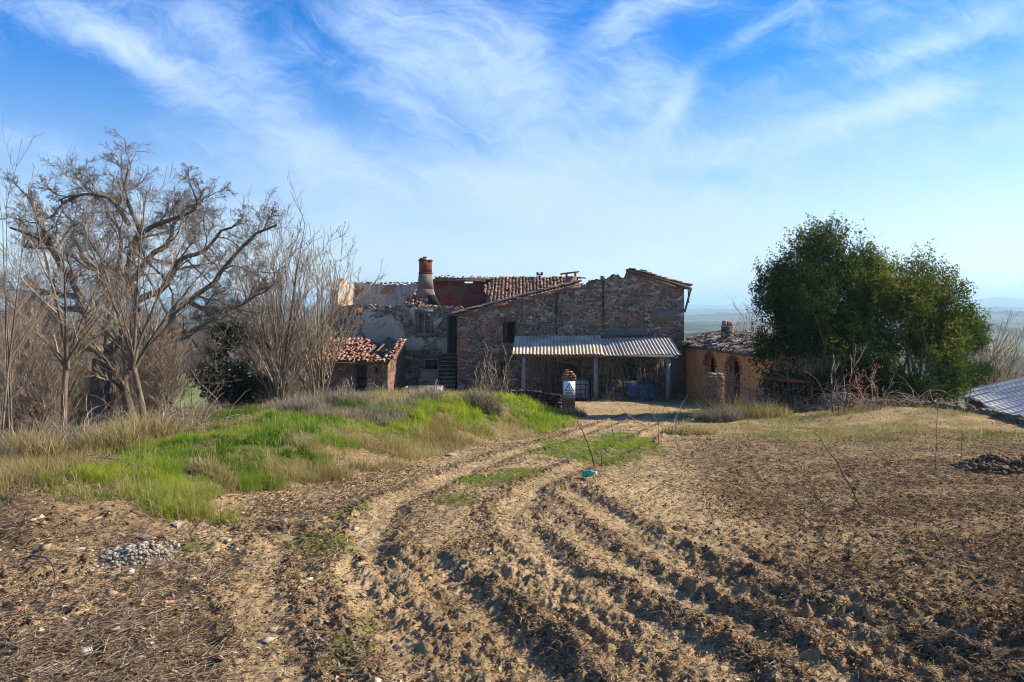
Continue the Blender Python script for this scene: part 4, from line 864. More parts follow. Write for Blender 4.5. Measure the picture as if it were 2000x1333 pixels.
sx0, sx1, sz0, sz1 = X(1099, DP), X(1122.5, DP), Z(776.5, DP), Z(743, DP); ys = DP - .245
q = MB(); q.box((sx0, ys, sz0), (sx1, ys + .012, sz1)); q.build('panel', M['sign_white'], sg)
q = MB()
def frame2d(mb, pts, w, y):
    n = len(pts); c = np.mean(pts, 0); pts = np.array(pts, float); inner = c + (pts - c) * (1 - w)
    for i in range(n):
        a, b, c2, d2 = pts[i], pts[(i + 1) % n], inner[(i + 1) % n], inner[i]
        mb.prism([(a[0], y + .004, a[1]), (b[0], y + .004, b[1]), (c2[0], y + .004, c2[1]), (d2[0], y + .004, d2[1])], [(a[0], y, a[1]), (b[0], y, b[1]), (c2[0], y, c2[1]), (d2[0], y, d2[1])])
cxs = (sx0 + sx1) / 2; tb = sz0 + .245; frame2d(q, [(cxs - .168, tb), (cxs + .168, tb), (cxs, tb + .30)], .26, ys - .004)
q.box((cxs - .014, ys - .004, tb + .085), (cxs + .014, ys + .001, tb + .20)); q.box((cxs - .014, ys - .004, tb + .04), (cxs + .014, ys + .001, tb + .068))
for a, b in (((sx0 + .006, sz0 + .006), (sx1 - .006, sz0 + .012)), ((sx0 + .006, sz1 - .012), (sx1 - .006, sz1 - .006)), ((sx0 + .006, sz0 + .012), (sx0 + .012, sz1 - .012)), ((sx1 - .012, sz0 + .012), (sx1 - .006, sz1 - .012))): q.box((a[0], ys - .003, a[1]), (b[0], ys + .001, b[1]))
q.build('symbol', M['ink'], sg)
def text(body, size, x, y, z, mat, parent, w=None):
    cu = bpy.data.curves.new('lettering', 'FONT'); cu.body = body; cu.size = size; cu.align_x = 'CENTER'; cu.extrude = .0015; cu.offset = .002
    o = bpy.data.objects.new('lettering', cu); C.objects.link(o); bpy.context.view_layer.update()
    if w: cu.size = size; o.scale = (w / max(o.dimensions.x, 1e-3), 1, 1)
    bpy.context.view_layer.update(); me = bpy.data.meshes.new_from_object(o.evaluated_get(bpy.context.evaluated_depsgraph_get())); sc = tuple(o.scale)
    bpy.data.objects.remove(o); o = bpy.data.objects.new('lettering', me); C.objects.link(o); o.scale = sc; me.materials.clear(); me.materials.append(mat)
    o.parent = parent; o.location = Vector((x, y, z)) - parent.location; o.rotation_euler = (R(90), 0, 0); return o
text('EDIFICIO', .11, cxs, ys - .003, sz0 + .135, M['ink'], sg, .27); text('PERICOLANTE', .105, cxs, ys - .003, sz0 + .03, M['ink'], sg, .375)
DQ = 23.5; px1 = X(1396.5, DQ); zg = H(px1, DQ) - .3
pil2 = thing('gate_pillar', (px1, DQ, zg + .3), 'bare brick gate pillar wrapped in dry weeds in front of the arches', 'pillar', 'brick pillars of the old gateway')
q = MB(); q.box((px1 - .215, DQ - .215, zg), (px1 + .215, DQ + .215, Z(742, DQ) - .01)); q.build('mortar_core', M['pl_grey'], pil2)
q = MB(); brickpile(q, px1, DQ, zg, Z(742, DQ), .455, .455, 6); q.build('shaft', M['brick_old'], pil2)
q = MB(); brickpile(q, px1, DQ, Z(742, DQ), Z(737, DQ), .49, .49, 7, jit=.015); brickpile(q, px1, DQ, Z(737, DQ), Z(730, DQ), .43, .43, 8, jit=.03, keep=.85); q.build('cap', M['tile_old'], pil2)
# low dry-stone wall running left from the pillar
lw = thing('dry_stone_wall', (X(1060, 28), 28, -2.4), 'low dark dry-stone wall behind the grass bank, left of the sign pillar', 'wall')
q = MB(); r_ = np.random.default_rng(8)
pa, pb = np.array((px0 - .25, 26.3)), np.array((X(985, 30), 30.0))
for k in range(6):
    n = 26; f = (np.arange(n) + r_.random(n) * .5) / n; P = np.stack([pa[0] + (pb[0] - pa[0]) * f, pa[1] + (pb[1] - pa[1]) * f, np.full(n, 0.)], -1)
    P[:, 2] = np.array([H(*p[:2]) for p in P]) + .0 + k * .135 - .25 * 0; V, F, T = rocks(P, .15 + .03 * r_.random(n), .55, .12, r_, True); q.add(V, F, T)
q.build('stones', M['stone_dark'], lw)
# ---------------------------------------------------------------- things under and near the canopy
def softbox(name, mat, parent, c, sz, seed, k=.06, n=9, taper=0.):
    r = np.random.default_rng(seed); mb = MB(); g_ = np.linspace(-1, 1, n); c = np.array(c, float); sz = np.array(sz, float) / 2
    def dsp(P):
        L4 = (np.abs(P) ** 5).sum(-1, keepdims=True) ** (1 / 5); P = P / L4
        nn = vnoise(P[..., 0] * 2.1 + P[..., 2] * 1.7 + seed, P[..., 1] * 2.3 + P[..., 2] * 2.9)[..., None]; P = P * (1 + k * 2 * nn)
        P = P * np.concatenate([1 - taper * P[..., 2:3], 1 - taper * P[..., 2:3], np.ones_like(P[..., 2:3])], -1); return c + P * sz
    for ax in range(3):
        for sg_ in (-1, 1):
            a, b = np.meshgrid(g_, g_); P = np.zeros(a.shape + (3,)); P[..., ax] = sg_; P[..., (ax + 1) % 3] = a; P[..., (ax + 2) % 3] = b
            i = np.arange(n * n).reshape(n, n); f = np.stack([i[:-1, :-1], i[:-1, 1:], i[1:, 1:], i[1:, :-1]], -1).reshape(-1, 4); mb.add(dsp(P).reshape(-1, 3), f if sg_ > 0 else f[:, ::-1], .5)
    return mb.build(name, mat, parent, smooth=True)
gz = H(X(1136, 37.8), 37.8)
tk = thing('caged_water_tank', (X(1136, 37.8), 38.2, gz), 'pale plastic tank in a dark wire cage, behind the sign pillar', 'tank')
softbox('tank', M['sack'], tk, (X(1133, 38.2), 38.3, gz + .56), (.95, .9, 1.05), 4, .03)
q = MB(); xa, xb = X(1133, 38.2) - .5, X(1133, 38.2) + .5
for k in range(5): q.bar((xa + k * .25, 37.83, gz), (xa + k * .25, 37.83, gz + 1.1), .025); q.bar((xa, 37.81, gz + .12 + k * .24), (xb, 37.81, gz + .12 + k * .24), .025); q.bar((xb + .01, 37.85 + .22 * k, gz), (xb + .01, 37.85 + .22 * k, gz + 1.1), .025)
q.build('wire_cage', M['hole'], tk)
gz = H(X(1248, 38), 38)
bl = thing('wrapped_bale', (X(1248, 38.2), 38.4, gz), 'bulky bale wrapped in shiny dark blue film under the canopy', 'bale')
softbox('bale_wrap', M['blue'], bl, (X(1250, 38.2), 38.5, gz + .45), (1.6, 1.15, 1.0), 9, .07, 13)
tag(softbox('green_netting', M['tarp'], None, (X(1193, 38.6), 38.7, H(X(1193, 38.6), 38.6) + .75), (.9, .5, .55), 5, .2), 'crumpled dark green netting hanging among vines beside the blue bale', 'netting')
gz = H(X(825, 34), 34)
tr = thing('concrete_trough', (X(825, 34), 34.3, gz), 'pale rectangular concrete trough just behind the grass bank', 'trough')
xa, xb, zt_ = X(788, 34), X(862, 34), Z(758, 34); q = MB(); q.box((xa, 34, gz - .3), (xb, 34.09, zt_)); q.box((xa, 34.09, gz - .3), (xa + .09, 34.9, zt_ - .004)); q.box((xb - .09, 34.09, gz - .3), (xb, 34.9, zt_ - .004)); q.box((xa, 34.9, gz - .3), (xb, 34.98, zt_)); q.box((xa + .09, 34.09, gz - .3), (xb - .09, 34.9, gz + .1)); q.build('basin', M['concrete'], tr)
q = MB(); q.box((X(840, 34), 33.97, gz - .3), (xb + .03, 33.998, zt_ + .02)); q.build('end_slab', M['concrete_pale'], tr)
# ---------------------------------------------------------------- lower shed roof at the right, kerb, rusty frame
sh = thing('lower_shed', (17, 26, -4.6), 'grey corrugated shed roof on the slope below the yard at the right', 'shed')
E1 = np.array((18.3, 30.2, -1.86)); E2 = np.array((13.9, 19.5, -1.92)); ue = (E2 - E1); Lu = np.linalg.norm(ue); ue /= Lu; vn = np.array((-ue[1], ue[0], 0)); vn = vn if vn[0] > 0 else -vn; vn = vn / np.linalg.norm(vn); vv2 = vn + np.array((0, 0, .30)); vv2 /= np.linalg.norm(vv2)
corrugated(E1, ue, vv2, Lu, 5.5, .26, .06, 21, 1.04, .10).build('corrugated_roof', M['corr3'], sh, smooth=True)
q = MB(); q.bar(E1 + vn * .4 + (0, 0, -.02), E2 + vn * .4 + (0, 0, -.02), .12); q.build('purlin', M['wood'], sh)
wb = wall(MB(), (E1[:2] + vn[:2] * .35), (E2[:2] + vn[:2] * .35), .3, -6, -1.95, (), .03, .3, .03, 71, nz=8) ; wb.build('wall', M['stone_dark'], sh)
kb = thing('low_kerb_wall', (12.6, 22, -1.7), 'broken mossy concrete kerb edging the yard below the evergreen tree', 'wall')
q = MB(); r_ = np.random.default_rng(3); kp = [(11.4, 24.6), (12.0, 24.0), (12.7, 23.0), (13.25, 21.8), (13.45, 20.6), (13.25, 19.2), (12.9, 17.8)]
for (ax_, ay_), (bx_, by_) in zip(kp[:-1], kp[1:]):
    za, zb2 = H(ax_, ay_), H(bx_, by_); q.bar((ax_, ay_, za + .04 + r_.normal(0, .02)), (bx_, by_, zb2 + .04 + r_.normal(0, .02)), .26, .22)
P = np.array([(np.interp(f, np.linspace(0, 1, 7), [k[0] for k in kp]) + r_.normal(0, .1), np.interp(f, np.linspace(0, 1, 7), [k[1] for k in kp]), 0) for f in r_.random(60)]); P[:, 2] = [H(*p[:2]) + .14 for p in P]
V, F, T = rocks(P, .05 + .10 * r_.random(60), .6, .2, r_); q.add(V, F, T); q.build('kerb', M['kerbc'], kb)
fx0, fx1, fy = X(1512, 24.6), X(1588, 24.6), 24.6; gz = H((fx0 + fx1) / 2, fy)
rf_ = thing('rusty_feed_rack', ((fx0 + fx1) / 2, fy, gz), 'rusty iron feed rack half buried in brambles in front of the evergreen tree', 'rack')
zt_ = Z(742, fy); q = MB(); q.bar((fx0 - .25, fy, zt_ + .02), (fx1, fy, zt_ - .10), .07, .09).bar((fx0 - .1, fy + .7, zt_ + .02), (fx1 + .1, fy + .7, zt_ - .08), .07, .09).bar((fx0 - .1, fy, zt_), (fx0 - .1, fy + .7, zt_), .06).bar((fx1, fy, zt_ - .1), (fx1 + .1, fy + .7, zt_ - .08), .06); q.build('frame', M['rust'], rf_)
for x_a in (fx0, fx1 - .05):
    for yy_ in (fy, fy + .7): q = MB(); q.bar((x_a, yy_, gz - .1), (x_a, yy_, zt_ - .03), .07); q.build('leg', M['rust'], rf_)
q = MB()
for k in range(7): q.bar((fx0 + .12 + k * .17, fy + .02, gz + .35), (fx0 + .12 + k * .17, fy + .02, zt_ - .04), .03)
q.bar((fx0, fy + .01, gz + .35), (fx1, fy + .01, gz + .32), .05); q.build('bars', M['rust'], rf_)
# ---------------------------------------------------------------- vegetation helpers
def unit(v): return v / np.maximum(np.linalg.norm(v, axis=-1, keepdims=True), 1e-9)
def tubes(P, Rd, ns=3, tint=None):
    """P (N,K,3) polylines, Rd (N,K) radii -> verts, faces"""
    N, K, _ = P.shape
    T = np.empty_like(P); T[:, 1:-1] = P[:, 2:] - P[:, :-2]; T[:, 0] = P[:, 1] - P[:, 0]; T[:, -1] = P[:, -1] - P[:, -2]; T = unit(T)
    ref = np.where(np.abs(T[:, :1, 2:3]) > .9, np.array([1., 0, 0]), np.array([0, 0, 1.])); ref = np.repeat(ref, K, 1)
    U = unit(np.cross(T, ref)); Vv = np.cross(T, U)
    a = np.arange(ns) / ns * 2 * math.pi
    ring = P[:, :, None] + Rd[:, :, None, None] * (np.cos(a)[None, None, :, None] * U[:, :, None] + np.sin(a)[None, None, :, None] * Vv[:, :, None])
    i = np.arange(ns); j = (i + 1) % ns; k = np.arange(K - 1)[:, None]
    f = np.stack([k * ns + i, k * ns + j, (k + 1) * ns + j, (k + 1) * ns + i], -1).reshape(-1, 4)
    F = (f[None] + (np.arange(N) * K * ns)[:, None, None]).reshape(-1, 4)
    tn = np.repeat(rng.random(N) if tint is None else tint, K * ns)
    return ring.reshape(-1, 3), F, tn
def grow(P0, D0, L, K, wob, trop, r, tz=1.):
    N = len(P0); P = np.empty((N, K, 3)); P[:, 0] = P0; D = unit(D0).copy(); L = np.broadcast_to(L, (N,))
    for k in range(1, K):
        D = D + wob * r.standard_normal((N, 3)); D[:, 2] += trop * tz; D = unit(D); P[:, k] = P[:, k - 1] + D * (L / (K - 1))[:, None]
    return P
def spawn(P, Rd, n, t0, t1, ang, angj, r, L, Lj=.3, taper=True, rk=.6):
    """children of polylines: start points, directions, lengths, radii"""
    N, K, _ = P.shape; t_ = t0 + (t1 - t0) * ((np.arange(n)[None] + r.random((N, n))) / n); t_ = t_.clip(0, .995) * (K - 1); i = t_.astype(int); f = (t_ - i)[..., None]
    idx = np.arange(N)[:, None]; S_ = P[idx, i] * (1 - f) + P[idx, i + 1] * f; T = unit(P[idx, i + 1] - P[idx, i])
    q = unit(np.cross(T, unit(r.standard_normal(T.shape)))); a = R(ang) + R(angj) * r.standard_normal((N, n, 1))
    D = T * np.cos(a) + q * np.sin(a); rr = (Rd[idx, i] * (1 - f[..., 0]) + Rd[idx, i + 1] * f[..., 0]) * rk
    Lc = np.broadcast_to(L, (N,))[:, None] * (1 + Lj * r.standard_normal((N, n))).clip(.35, 1.8)
    if taper: Lc = Lc * (1.15 - .5 * t_ / (K - 1))
    return S_.reshape(-1, 3), D.reshape(-1, 3), Lc.ravel(), rr.ravel()
def radii(r0, K, end): return np.asarray(r0)[:, None] * np.linspace(1, end, K)[None]
def bare_tree(name, base, label, cat, limbs, seed, matb, matt, group=None, trunk=None, tr=(.3, .22), lim_r=.12, rk=.6, levels=(), Kt=8, trunk_sides=12, origin=None, root_flare=1.35):
    """trunk polyline + limb polylines (lists of world points); levels: (n, t0, t1, angle, length, wob, trop, rmin, K)"""
    r = np.random.default_rng(seed); o = thing(name, base, label, cat, group); mb = MB()
    if trunk is not None:
        T = np.array(smoothpoly3(trunk, 4)); rad = np.linspace(tr[0], tr[1], len(T)); rad[:3] *= np.linspace(root_flare, 1, 3)
        V, F, tn = tubes(T[None], rad[None], trunk_sides); mb.add(V, F, tn)
    L0 = [np.array(smoothpoly3(l, 4)) for l, _ in limbs]; lr = [w for _, w in limbs]
    Kl = 13; P = np.array([resample(l, Kl) for l in L0]); P[:, 1:-1] += r.standard_normal(P[:, 1:-1].shape) * .025 * np.linalg.norm(P[:, -1] - P[:, 0], axis=1)[:, None, None] * .5
    Rd = radii(lr, Kl, .22); V, F, tn = tubes(P, Rd, 8); mb.add(V, F, tn); tw = MB()
    for li, (n, t0, t1, ang, L, wob, trop, rmin, K) in enumerate(levels):
        ln = np.linalg.norm(np.diff(P, axis=1), axis=2).sum(1)
        S_, D, Lc, rr = spawn(P, Rd, n, t0, t1, ang, 14, r, np.where(ln * L > 0, ln * L, .1), rk=rk)
        P = grow(S_, D, Lc, K, wob, trop, r); rr = np.maximum(rr, rmin); Rd = np.maximum(radii(rr, K, .3), rmin * .55)
        V, F, tn = tubes(P, Rd, 5 if li == 0 else 3); (mb if li == 0 and matb is not None and rr.mean() > .03 else tw).add(V, F, tn)
    if mb.V: mb.build('trunk', matb, o, smooth=True)
    tw.build('twigs', matt, o)
    return o, P
def resample(p, K):
    p = np.array(p, float); s = np.concatenate([[0], np.cumsum(np.linalg.norm(np.diff(p, axis=0), axis=1))]); q = np.linspace(0, s[-1], K)
    return np.stack([np.interp(q, s, p[:, i]) for i in range(3)], 1)
def smoothpoly3(pts, n=4):
    p = np.array(pts, float); o = []; q = np.vstack([2 * p[0] - p[1], p, 2 * p[-1] - p[-2]])
    for i in range(1, len(q) - 2):
        for k in range(n):
            u_ = k / n; a, b, c, d = q[i - 1], q[i], q[i + 1], q[i + 2]; o.append(.5 * ((2 * b) + (c - a) * u_ + (2 * a - 5 * b + 4 * c - d) * u_ ** 2 + (3 * b - a - 3 * c + d) * u_ ** 3))
    o.append(p[-1]); return o
def W3(px, py, d): return (X(px, d), d, Z(py, d))
def onground(px, d): x = X(px, d); return (x, d, H(x, d))
# ---------------------------------------------------------------- the old oak
d = 26.; ob = onground(192, d)
def jl(pts, dd=0.): return [W3(a, b, d + c) for a, b, c in pts]
oak_trunk = [(ob[0], d, ob[2] - .3), W3(188, 840, d), W3(196, 790, d), W3(203, 745, d), W3(205, 700, d)]
oak_limbs = [(jl([(205, 710, 0), (235, 660, -.3), (262, 590, -.5), (255, 520, -.7), (268, 450, -.9), (250, 380, -.8), (252, 330, -.9)]), .19),
 (jl([(205, 705, 0), (180, 640, .4), (150, 560, .6), (110, 500, .8), (60, 460, 1.0), (20, 445, 1.4)]), .18),
 (jl([(206, 700, 0), (215, 640, .8), (225, 560, 1.2), (240, 480, 1.4), (215, 410, 1.8), (190, 375, 2)]), .15),
 (jl([(206, 716, 0), (260, 690, -1.2), (320, 640, -1.8), (370, 585, -2.4), (420, 545, -2.6), (480, 470, -3), (540, 440, -3.2)]), .16),
 (jl([(262, 590, -.5), (320, 560, -.6), (350, 515, -.6), (395, 490, -.8), (440, 450, -1.0), (470, 430, -1.2)]), .13),
 (jl([(262, 545, -.6), (300, 500, .2), (335, 465, .6), (350, 420, .8), (400, 385, 1.0)]), .12),
 (jl([(255, 480, -.8), (300, 440, -1.4), (345, 425, -1.6), (385, 400, -1.8), (372, 360, -2)]), .10),
 (jl([(120, 515, .8), (80, 440, .4), (60, 395, .2), (40, 370, 0)]), .11),
 (jl([(160, 590, .6), (100, 570, 1.6), (40, 590, 2.2), (-30, 560, 2.6)]), .12),
 (jl([(225, 600, 1.2), (180, 520, 2.2), (140, 450, 2.8), (120, 390, 3)]), .12),
 (jl([(370, 590, -2.4), (430, 610, -3.0), (480, 590, -3.4), (530, 560, -3.6)]), .09),
 (jl([(300, 655, -1.5), (350, 650, -.5), (400, 640, .2), (450, 652, .8), (500, 690, 1)]), .12),
 (jl([(200, 690, 0), (130, 660, -1.2), (70, 620, -1.8), (10, 610, -2.4)]), .13),
 (jl([(252, 440, -.8), (215, 390, -1.2), (165, 380, -1.4), (110, 395, -1.6)]), .09)]
bare_tree('bare_oak', (ob[0], d, ob[2]), 'largest leafless oak with thick twisting limbs spreading wide at the left', 'tree', oak_limbs, 5, M['bark_oak'], M['twig_oak'], trunk=oak_trunk, tr=(.47, .38),
          levels=((10, .12, 1, 50, .33, .20, .03, .02, 8), (9, .12, 1, 46, .44, .22, .03, .011, 7), (8, .15, 1, 48, .50, .30, .03, .0075, 6), (5, .15, 1, 46, .62, .30, .03, .0055, 5)), rk=.45)
# ---------------------------------------------------------------- slender bare trees and thickets
def straight_tree(px, d, ptop, spread, nst, label, seed, group, name='bare_tree', matt='twig_pale', stem_r=.055, base_h=.35, cat='tree', fork=None, side=(9, 5, 3), lean=0, zoff=-.1, tw=.0085):
    """many straight stems rising from one foot, or from a fork"""
    r = np.random.default_rng(seed); b = np.array(onground(px, d)) + (0, 0, zoff); ht = Z(ptop, d) - b[2]; sp = spread / FPX * d / 2
    o = thing(name, tuple(b), label, cat, group); mb = MB(); K = 9
    f = np.array(fork) if fork is not None else b
    if fork is not None:
        T = resample(smoothpoly3([b, (b * .6 + f * .4) + r.normal(0, .06, 3), f]), 7); V, F, tn = tubes(T[None], np.linspace(stem_r * 1.8, stem_r * 1.25, 7)[None], 8); mb.add(V, F, tn)
    a = r.random(nst) * 2 * math.pi; q = np.sqrt(r.random(nst)); tip = np.stack([b[0] + sp * q * np.cos(a) + lean, b[1] + sp * .7 * q * np.sin(a), b[2] + ht * (1 - .42 * q ** 2) * (.72 + .28 * r.random(nst))], 1)
    st = f + (r.normal(0, .12, (nst, 3)) * (1, 1, .4) if fork is None else r.normal(0, .03, (nst, 3)))
    u_ = np.linspace(0, 1, K)[None, :, None]; out = u_ ** 1.25
    P = st[:, None] + (tip - st)[:, None] * np.concatenate([out, out, u_], -1) + np.cumsum(r.normal(0, .02, (nst, K, 3)), 1) * u_
    rs = stem_r * (.45 + .55 * r.random(nst)); Rd = radii(rs, K, .16); V, F, tn = tubes(P, Rd, 5); mb.add(V, F, tn)
    mb.build('stems', M['bark_oak' if fork is not None else 'bark_grey'], o, smooth=True); tw_ = MB()
    for n, ang, L, rm in ((side[0], 34, .34, tw * 1.3), (side[1], 34, .45, tw), (side[2], 32, .5, tw * .75)):
        if n == 0: break
        ln = np.linalg.norm(P[:, -1] - P[:, 0], axis=1); S_, D, Lc, rr = spawn(P, Rd, n, .15, 1, ang, 9, r, ln * L); P = grow(S_, D, Lc, 5, .07, .12, r); rr = np.maximum(rr, rm); Rd = np.maximum(radii(rr, 5, .35), rm * .5)
        V, F, tn = tubes(P, Rd, 3); tw_.add(V, F, tn)
    tw_.build('twigs', M[matt], o); return o
GT = 'slender leafless trees along the left edge of the bank'
straight_tree(548, 24.5, 375, 250, 15, 'tall many-stemmed leafless tree with straight shoots in front of the outhouse', 1, GT, stem_r=.06)
straight_tree(625, 25.5, 420, 230, 12, 'shorter pale-stemmed leafless tree just left of the terracotta outhouse roof', 2, GT, stem_r=.055)
straight_tree(285, 15.2, 345, 340, 9, 'leafless young tree with pale leaning trunk forking low, nearest the bank edge', 3, GT, fork=W3(262, 720, 15.2), stem_r=.042, side=(8, 5, 3), tw=.006)
straight_tree(130, 14.2, 330, 330, 9, 'leafless young tree with dark trunk left of the pale leaning one', 4, GT, fork=W3(128, 720, 14.2), stem_r=.038, side=(8, 5, 3), tw=.006)
straight_tree(12, 13.0, 330, 170, 7, 'tall thin leafless saplings at the very left edge of the view', 5, GT, stem_r=.035, side=(7, 4, 2), tw=.005)
straight_tree(250, 21.0, 560, 200, 6, 'short bare tree with mossy trunk standing right of the oak trunk', 6, GT, fork=W3(243, 760, 21), stem_r=.10, side=(7, 5, 3))
straight_tree(500, 30.0, 470, 240, 12, 'pale leafless tree leaning behind the dark ivy mass', 7, GT, stem_r=.05)
straight_tree(420, 33.0, 560, 260, 10, 'low leafless tree behind the ivy mass, far from the path', 8, GT, stem_r=.05, matt='twig_oak')
# russet brush between the trees
GB_ = 'russet thicket shrubs under the bare trees'
lab = ['russet leafless shrub at the left edge below the saplings', 'russet leafless shrub between the left edge and the dark trunk', 'broad russet arching shrub behind the left-edge saplings', 'dense russet shrub just behind the old oak trunk', 'russet shrub between oak trunk and mossy bare tree',
       'wide arching russet shrub right of the mossy bare tree', 'low russet shrub above the green field gap', 'brown shrub right of the dark ivy mass', 'dense brown shrub against the left end of the ruin', 'low brown shrub at the foot of the many-stemmed tree', 'thin brown shrub beside the outhouse door', 'tall russet shrub high on the slope behind the left edge', 'arching russet shrub behind the oak, farthest down the slope', 'russet leafless shrub far behind the dark young trunk']
sh_ = [(25, 17.5, 560, 210, 0), (75, 15.8, 620, 190, 1), (45, 19, 540, 200, 2), (160, 28, 640, 190, 3), (235, 28, 600, 260, 4), (310, 19.5, 610, 190, 5), (345, 24, 790, 120, 6), (515, 26, 700, 90, 7), (590, 38, 560, 170, 8), (560, 27, 690, 160, 9), (735, 34.5, 745, 60, 10), (60, 25, 520, 280, 11), (290, 33, 620, 240, 12), (90, 27, 600, 240, 13)]
for px, d_, pt, sp, i in sh_:
    big = sp > 150
    straight_tree(px, d_, pt, sp, 19 if big else 13, lab[i], 40 + i, GB_, 'thicket_shrub', 'twig_red', stem_r=.022, cat='shrub', side=(9, 6, 3) if big else (7, 4, 0), tw=.0070)
# ---------------------------------------------------------------- leaf masses
def leaves(c, size, r, up=.3, asp=.45, fold=.25, nrm=None):
    N = len(c); size = np.broadcast_to(size, (N,))[:, None]
    a = unit(r.standard_normal((N, 3)) + (0, 0, up)); b = unit(np.cross(a, r.standard_normal((N, 3)))); n = np.cross(a, b)
    V = np.stack([c, c + a * size * .5 + b * size * asp * .5 + n * size * fold * .3, c + a * size, c + a * size * .5 - b * size * asp * .5 + n * size * fold * .3], 1)
    return V.reshape(-1, 3), (np.arange(4 * N).reshape(N, 4))
def crown(mb, lobes, ncl, per, size, r, sh=.5, inner=.5):
    """leafy sprigs pointing up and outwards, in the shell of each lobe (cx, cy, cz, rx, ry, rz), with hollows between the boughs"""
    lob = np.array(lobes, float); ex = []
    for L_ in lob:
        if L_[3] < .5: continue
        for _ in range(7):
            v_ = unit(r.standard_normal(3)); v_[2] = abs(v_[2]) * 1.0 if r.random() < .75 else v_[2]; f_ = .22 + .16 * r.random(); ex.append([*(L_[:3] + v_ * L_[3:] * .92), L_[3] * f_, L_[4] * f_, L_[5] * f_ * 1.25])
    if ex: lob = np.concatenate([lob * np.array((1, 1, 1, .88, .88, .88)), np.array(ex)])
    vol = lob[:, 3] * lob[:, 5]; pk = r.choice(len(lob), ncl, p=vol / vol.sum()); l = lob[pk]
    dr = unit(r.standard_normal((ncl, 3))); dr[:, 2] = np.where(dr[:, 2] < -.7, -dr[:, 2], dr[:, 2]); rad = inner + (1 - inner) * r.random(ncl) ** .5
    c = l[:, :3] + dr * l[:, 3:] * rad[:, None]
    n3 = vnoise(c[:, 0] * 1.25, c[:, 2] * 1.1 + 7) + vnoise(c[:, 1] * 1.2 + 3, c[:, 2] * 1.3) + .5 * vnoise(c[:, 0] * 3.1, c[:, 2] * 2.9)
    k = n3 > -.27 + .25 * r.random(ncl) - .5 * sm((-.6 - c[:, 2]) / .8); c, dr, l, n3 = c[k], dr[k], l[k], n3[k]; n = len(c)
    ax = unit(dr * (.9, .9, .5) + (0, 0, .75) + r.normal(0, .25, (n, 3))); Ls = sh * (.6 + .9 * r.random(n) ** 2) * (1 + .5 * (dr[:, 2] > .6)); t_ = r.random((n, per)) ** .8
    w = .13 * (1.1 - .75 * t_)[..., None]; P = (c[:, None] + ax[:, None] * (t_ * Ls[:, None])[..., None] + r.standard_normal((n, per, 3)).clip(-1.6, 1.6) * w).reshape(-1, 3)
    V, F = leaves(P, size * (.6 + .7 * r.random(len(P))), r, .35); ct = np.clip(.42 + .62 * n3 + r.normal(0, .10, n), 0, 1); tn = np.clip(np.repeat(ct, per) + .22 * (t_.ravel() - .5) + r.normal(0, .10, len(P)), 0, 1)  # noise tint paints sunlit and shaded clumps into the leaf colour
    mb.add(V, F, np.repeat(tn, 4)); return c
def evergreen(name, base, label, lobes, ncl, per, size, seed, mat, stems, group=None, cat='tree', sh=.5):
    r = np.random.default_rng(seed); o = thing(name, base, label, cat, group); mb = MB(); c = crown(mb, lobes, ncl, per, size, r, sh); mb.build('crown', mat, o)
    tb = MB(); b = np.array(base); pk = r.choice(len(c), min(stems, len(c)), replace=False); T = c[pk]; st = b + r.normal(0, .25, (len(T), 3)) * (1, 1, 0); K = 7; u_ = np.linspace(0, 1, K)[None, :, None]
    P = st[:, None] + (T - st)[:, None] * np.concatenate([u_ ** 1.4, u_ ** 1.4, u_ ** .9], -1) + r.normal(0, .05, (len(T), K, 3)) * u_
    V, F, tn = tubes(P, radii(.03 + .05 * r.random(len(T)), K, .15), 5); tb.add(V, F, tn); tb.build('trunk', M['bark_grey'], o, smooth=True); return o
d = 27.
def lobes(L, d=27., dy=1.): return [(X(px, d + o), d + o, Z(py, d + o), rx / FPX * d, rx / FPX * d * dy, rz / FPX * d) for px, py, rx, rz, o in L]
main = [(1608, 520, 46, 60, 0), (1562, 600, 60, 72, -.3), (1645, 595, 62, 80, -.2), (1600, 690, 95, 90, -.6), (1530, 660, 40, 60, .4), (1690, 560, 30, 60, .6), (1660, 700, 80, 80, -.5), (1510, 580, 28, 40, .5), (1625, 470, 16, 24, 0), (1590, 482, 16, 22, .2), (1680, 505, 9, 22, .6), (1700, 530, 9, 20, .7), (1540, 520, 18, 30, .2), (1500, 615, 16, 14, .3), (1575, 740, 75, 45, -.8), (1695, 740, 65, 45, -.6), (1545, 770, 45, 30, -1), (1620, 772, 60, 32, -1.2), (1690, 775, 50, 32, -1), (1520, 700, 35, 50, 0), (1490, 600, 14, 9, .4), (1512, 545, 8, 18, .3), (1560, 480, 7, 18, .3), (1607, 455, 7, 16, 0), (1715, 505, 7, 22, .8)]
evergreen('evergreen_tree', onground(1610, d), 'largest dark evergreen tree with pointed top, right of the arched annex', lobes([(a, b + 8, c_, e, f) for a, b, c_, e, f in main]), 7000, 25, .10, 3, M['leaf_dark'], 26, 'evergreen trees by the yard')
rt = [(1718, 600, 40, 56, .3), (1735, 720, 50, 55, .1), (1788, 615, 46, 62, .4), (1760, 670, 60, 70, -.1), (1828, 675, 50, 64, .2), (1797, 545, 18, 30, .4), (1796, 520, 6, 16, .4), (1745, 560, 22, 34, .8), (1820, 565, 14, 22, .5), (1735, 530, 6, 18, .9), (1865, 620, 26, 46, .4), (1862, 575, 8, 22, .4), (1800, 730, 75, 50, -.4), (1880, 590, 9, 14, .4), (1838, 715, 42, 50, 0), (1750, 765, 55, 34, -.9), (1815, 768, 48, 32, -.8), (1770, 485, 0.5, 0.5, .4), (1850, 560, 10, 26, .4), (1880, 655, 24, 40, .3), (1822, 545, 7, 16, .3), (1890, 640, 14, 30, .3)]
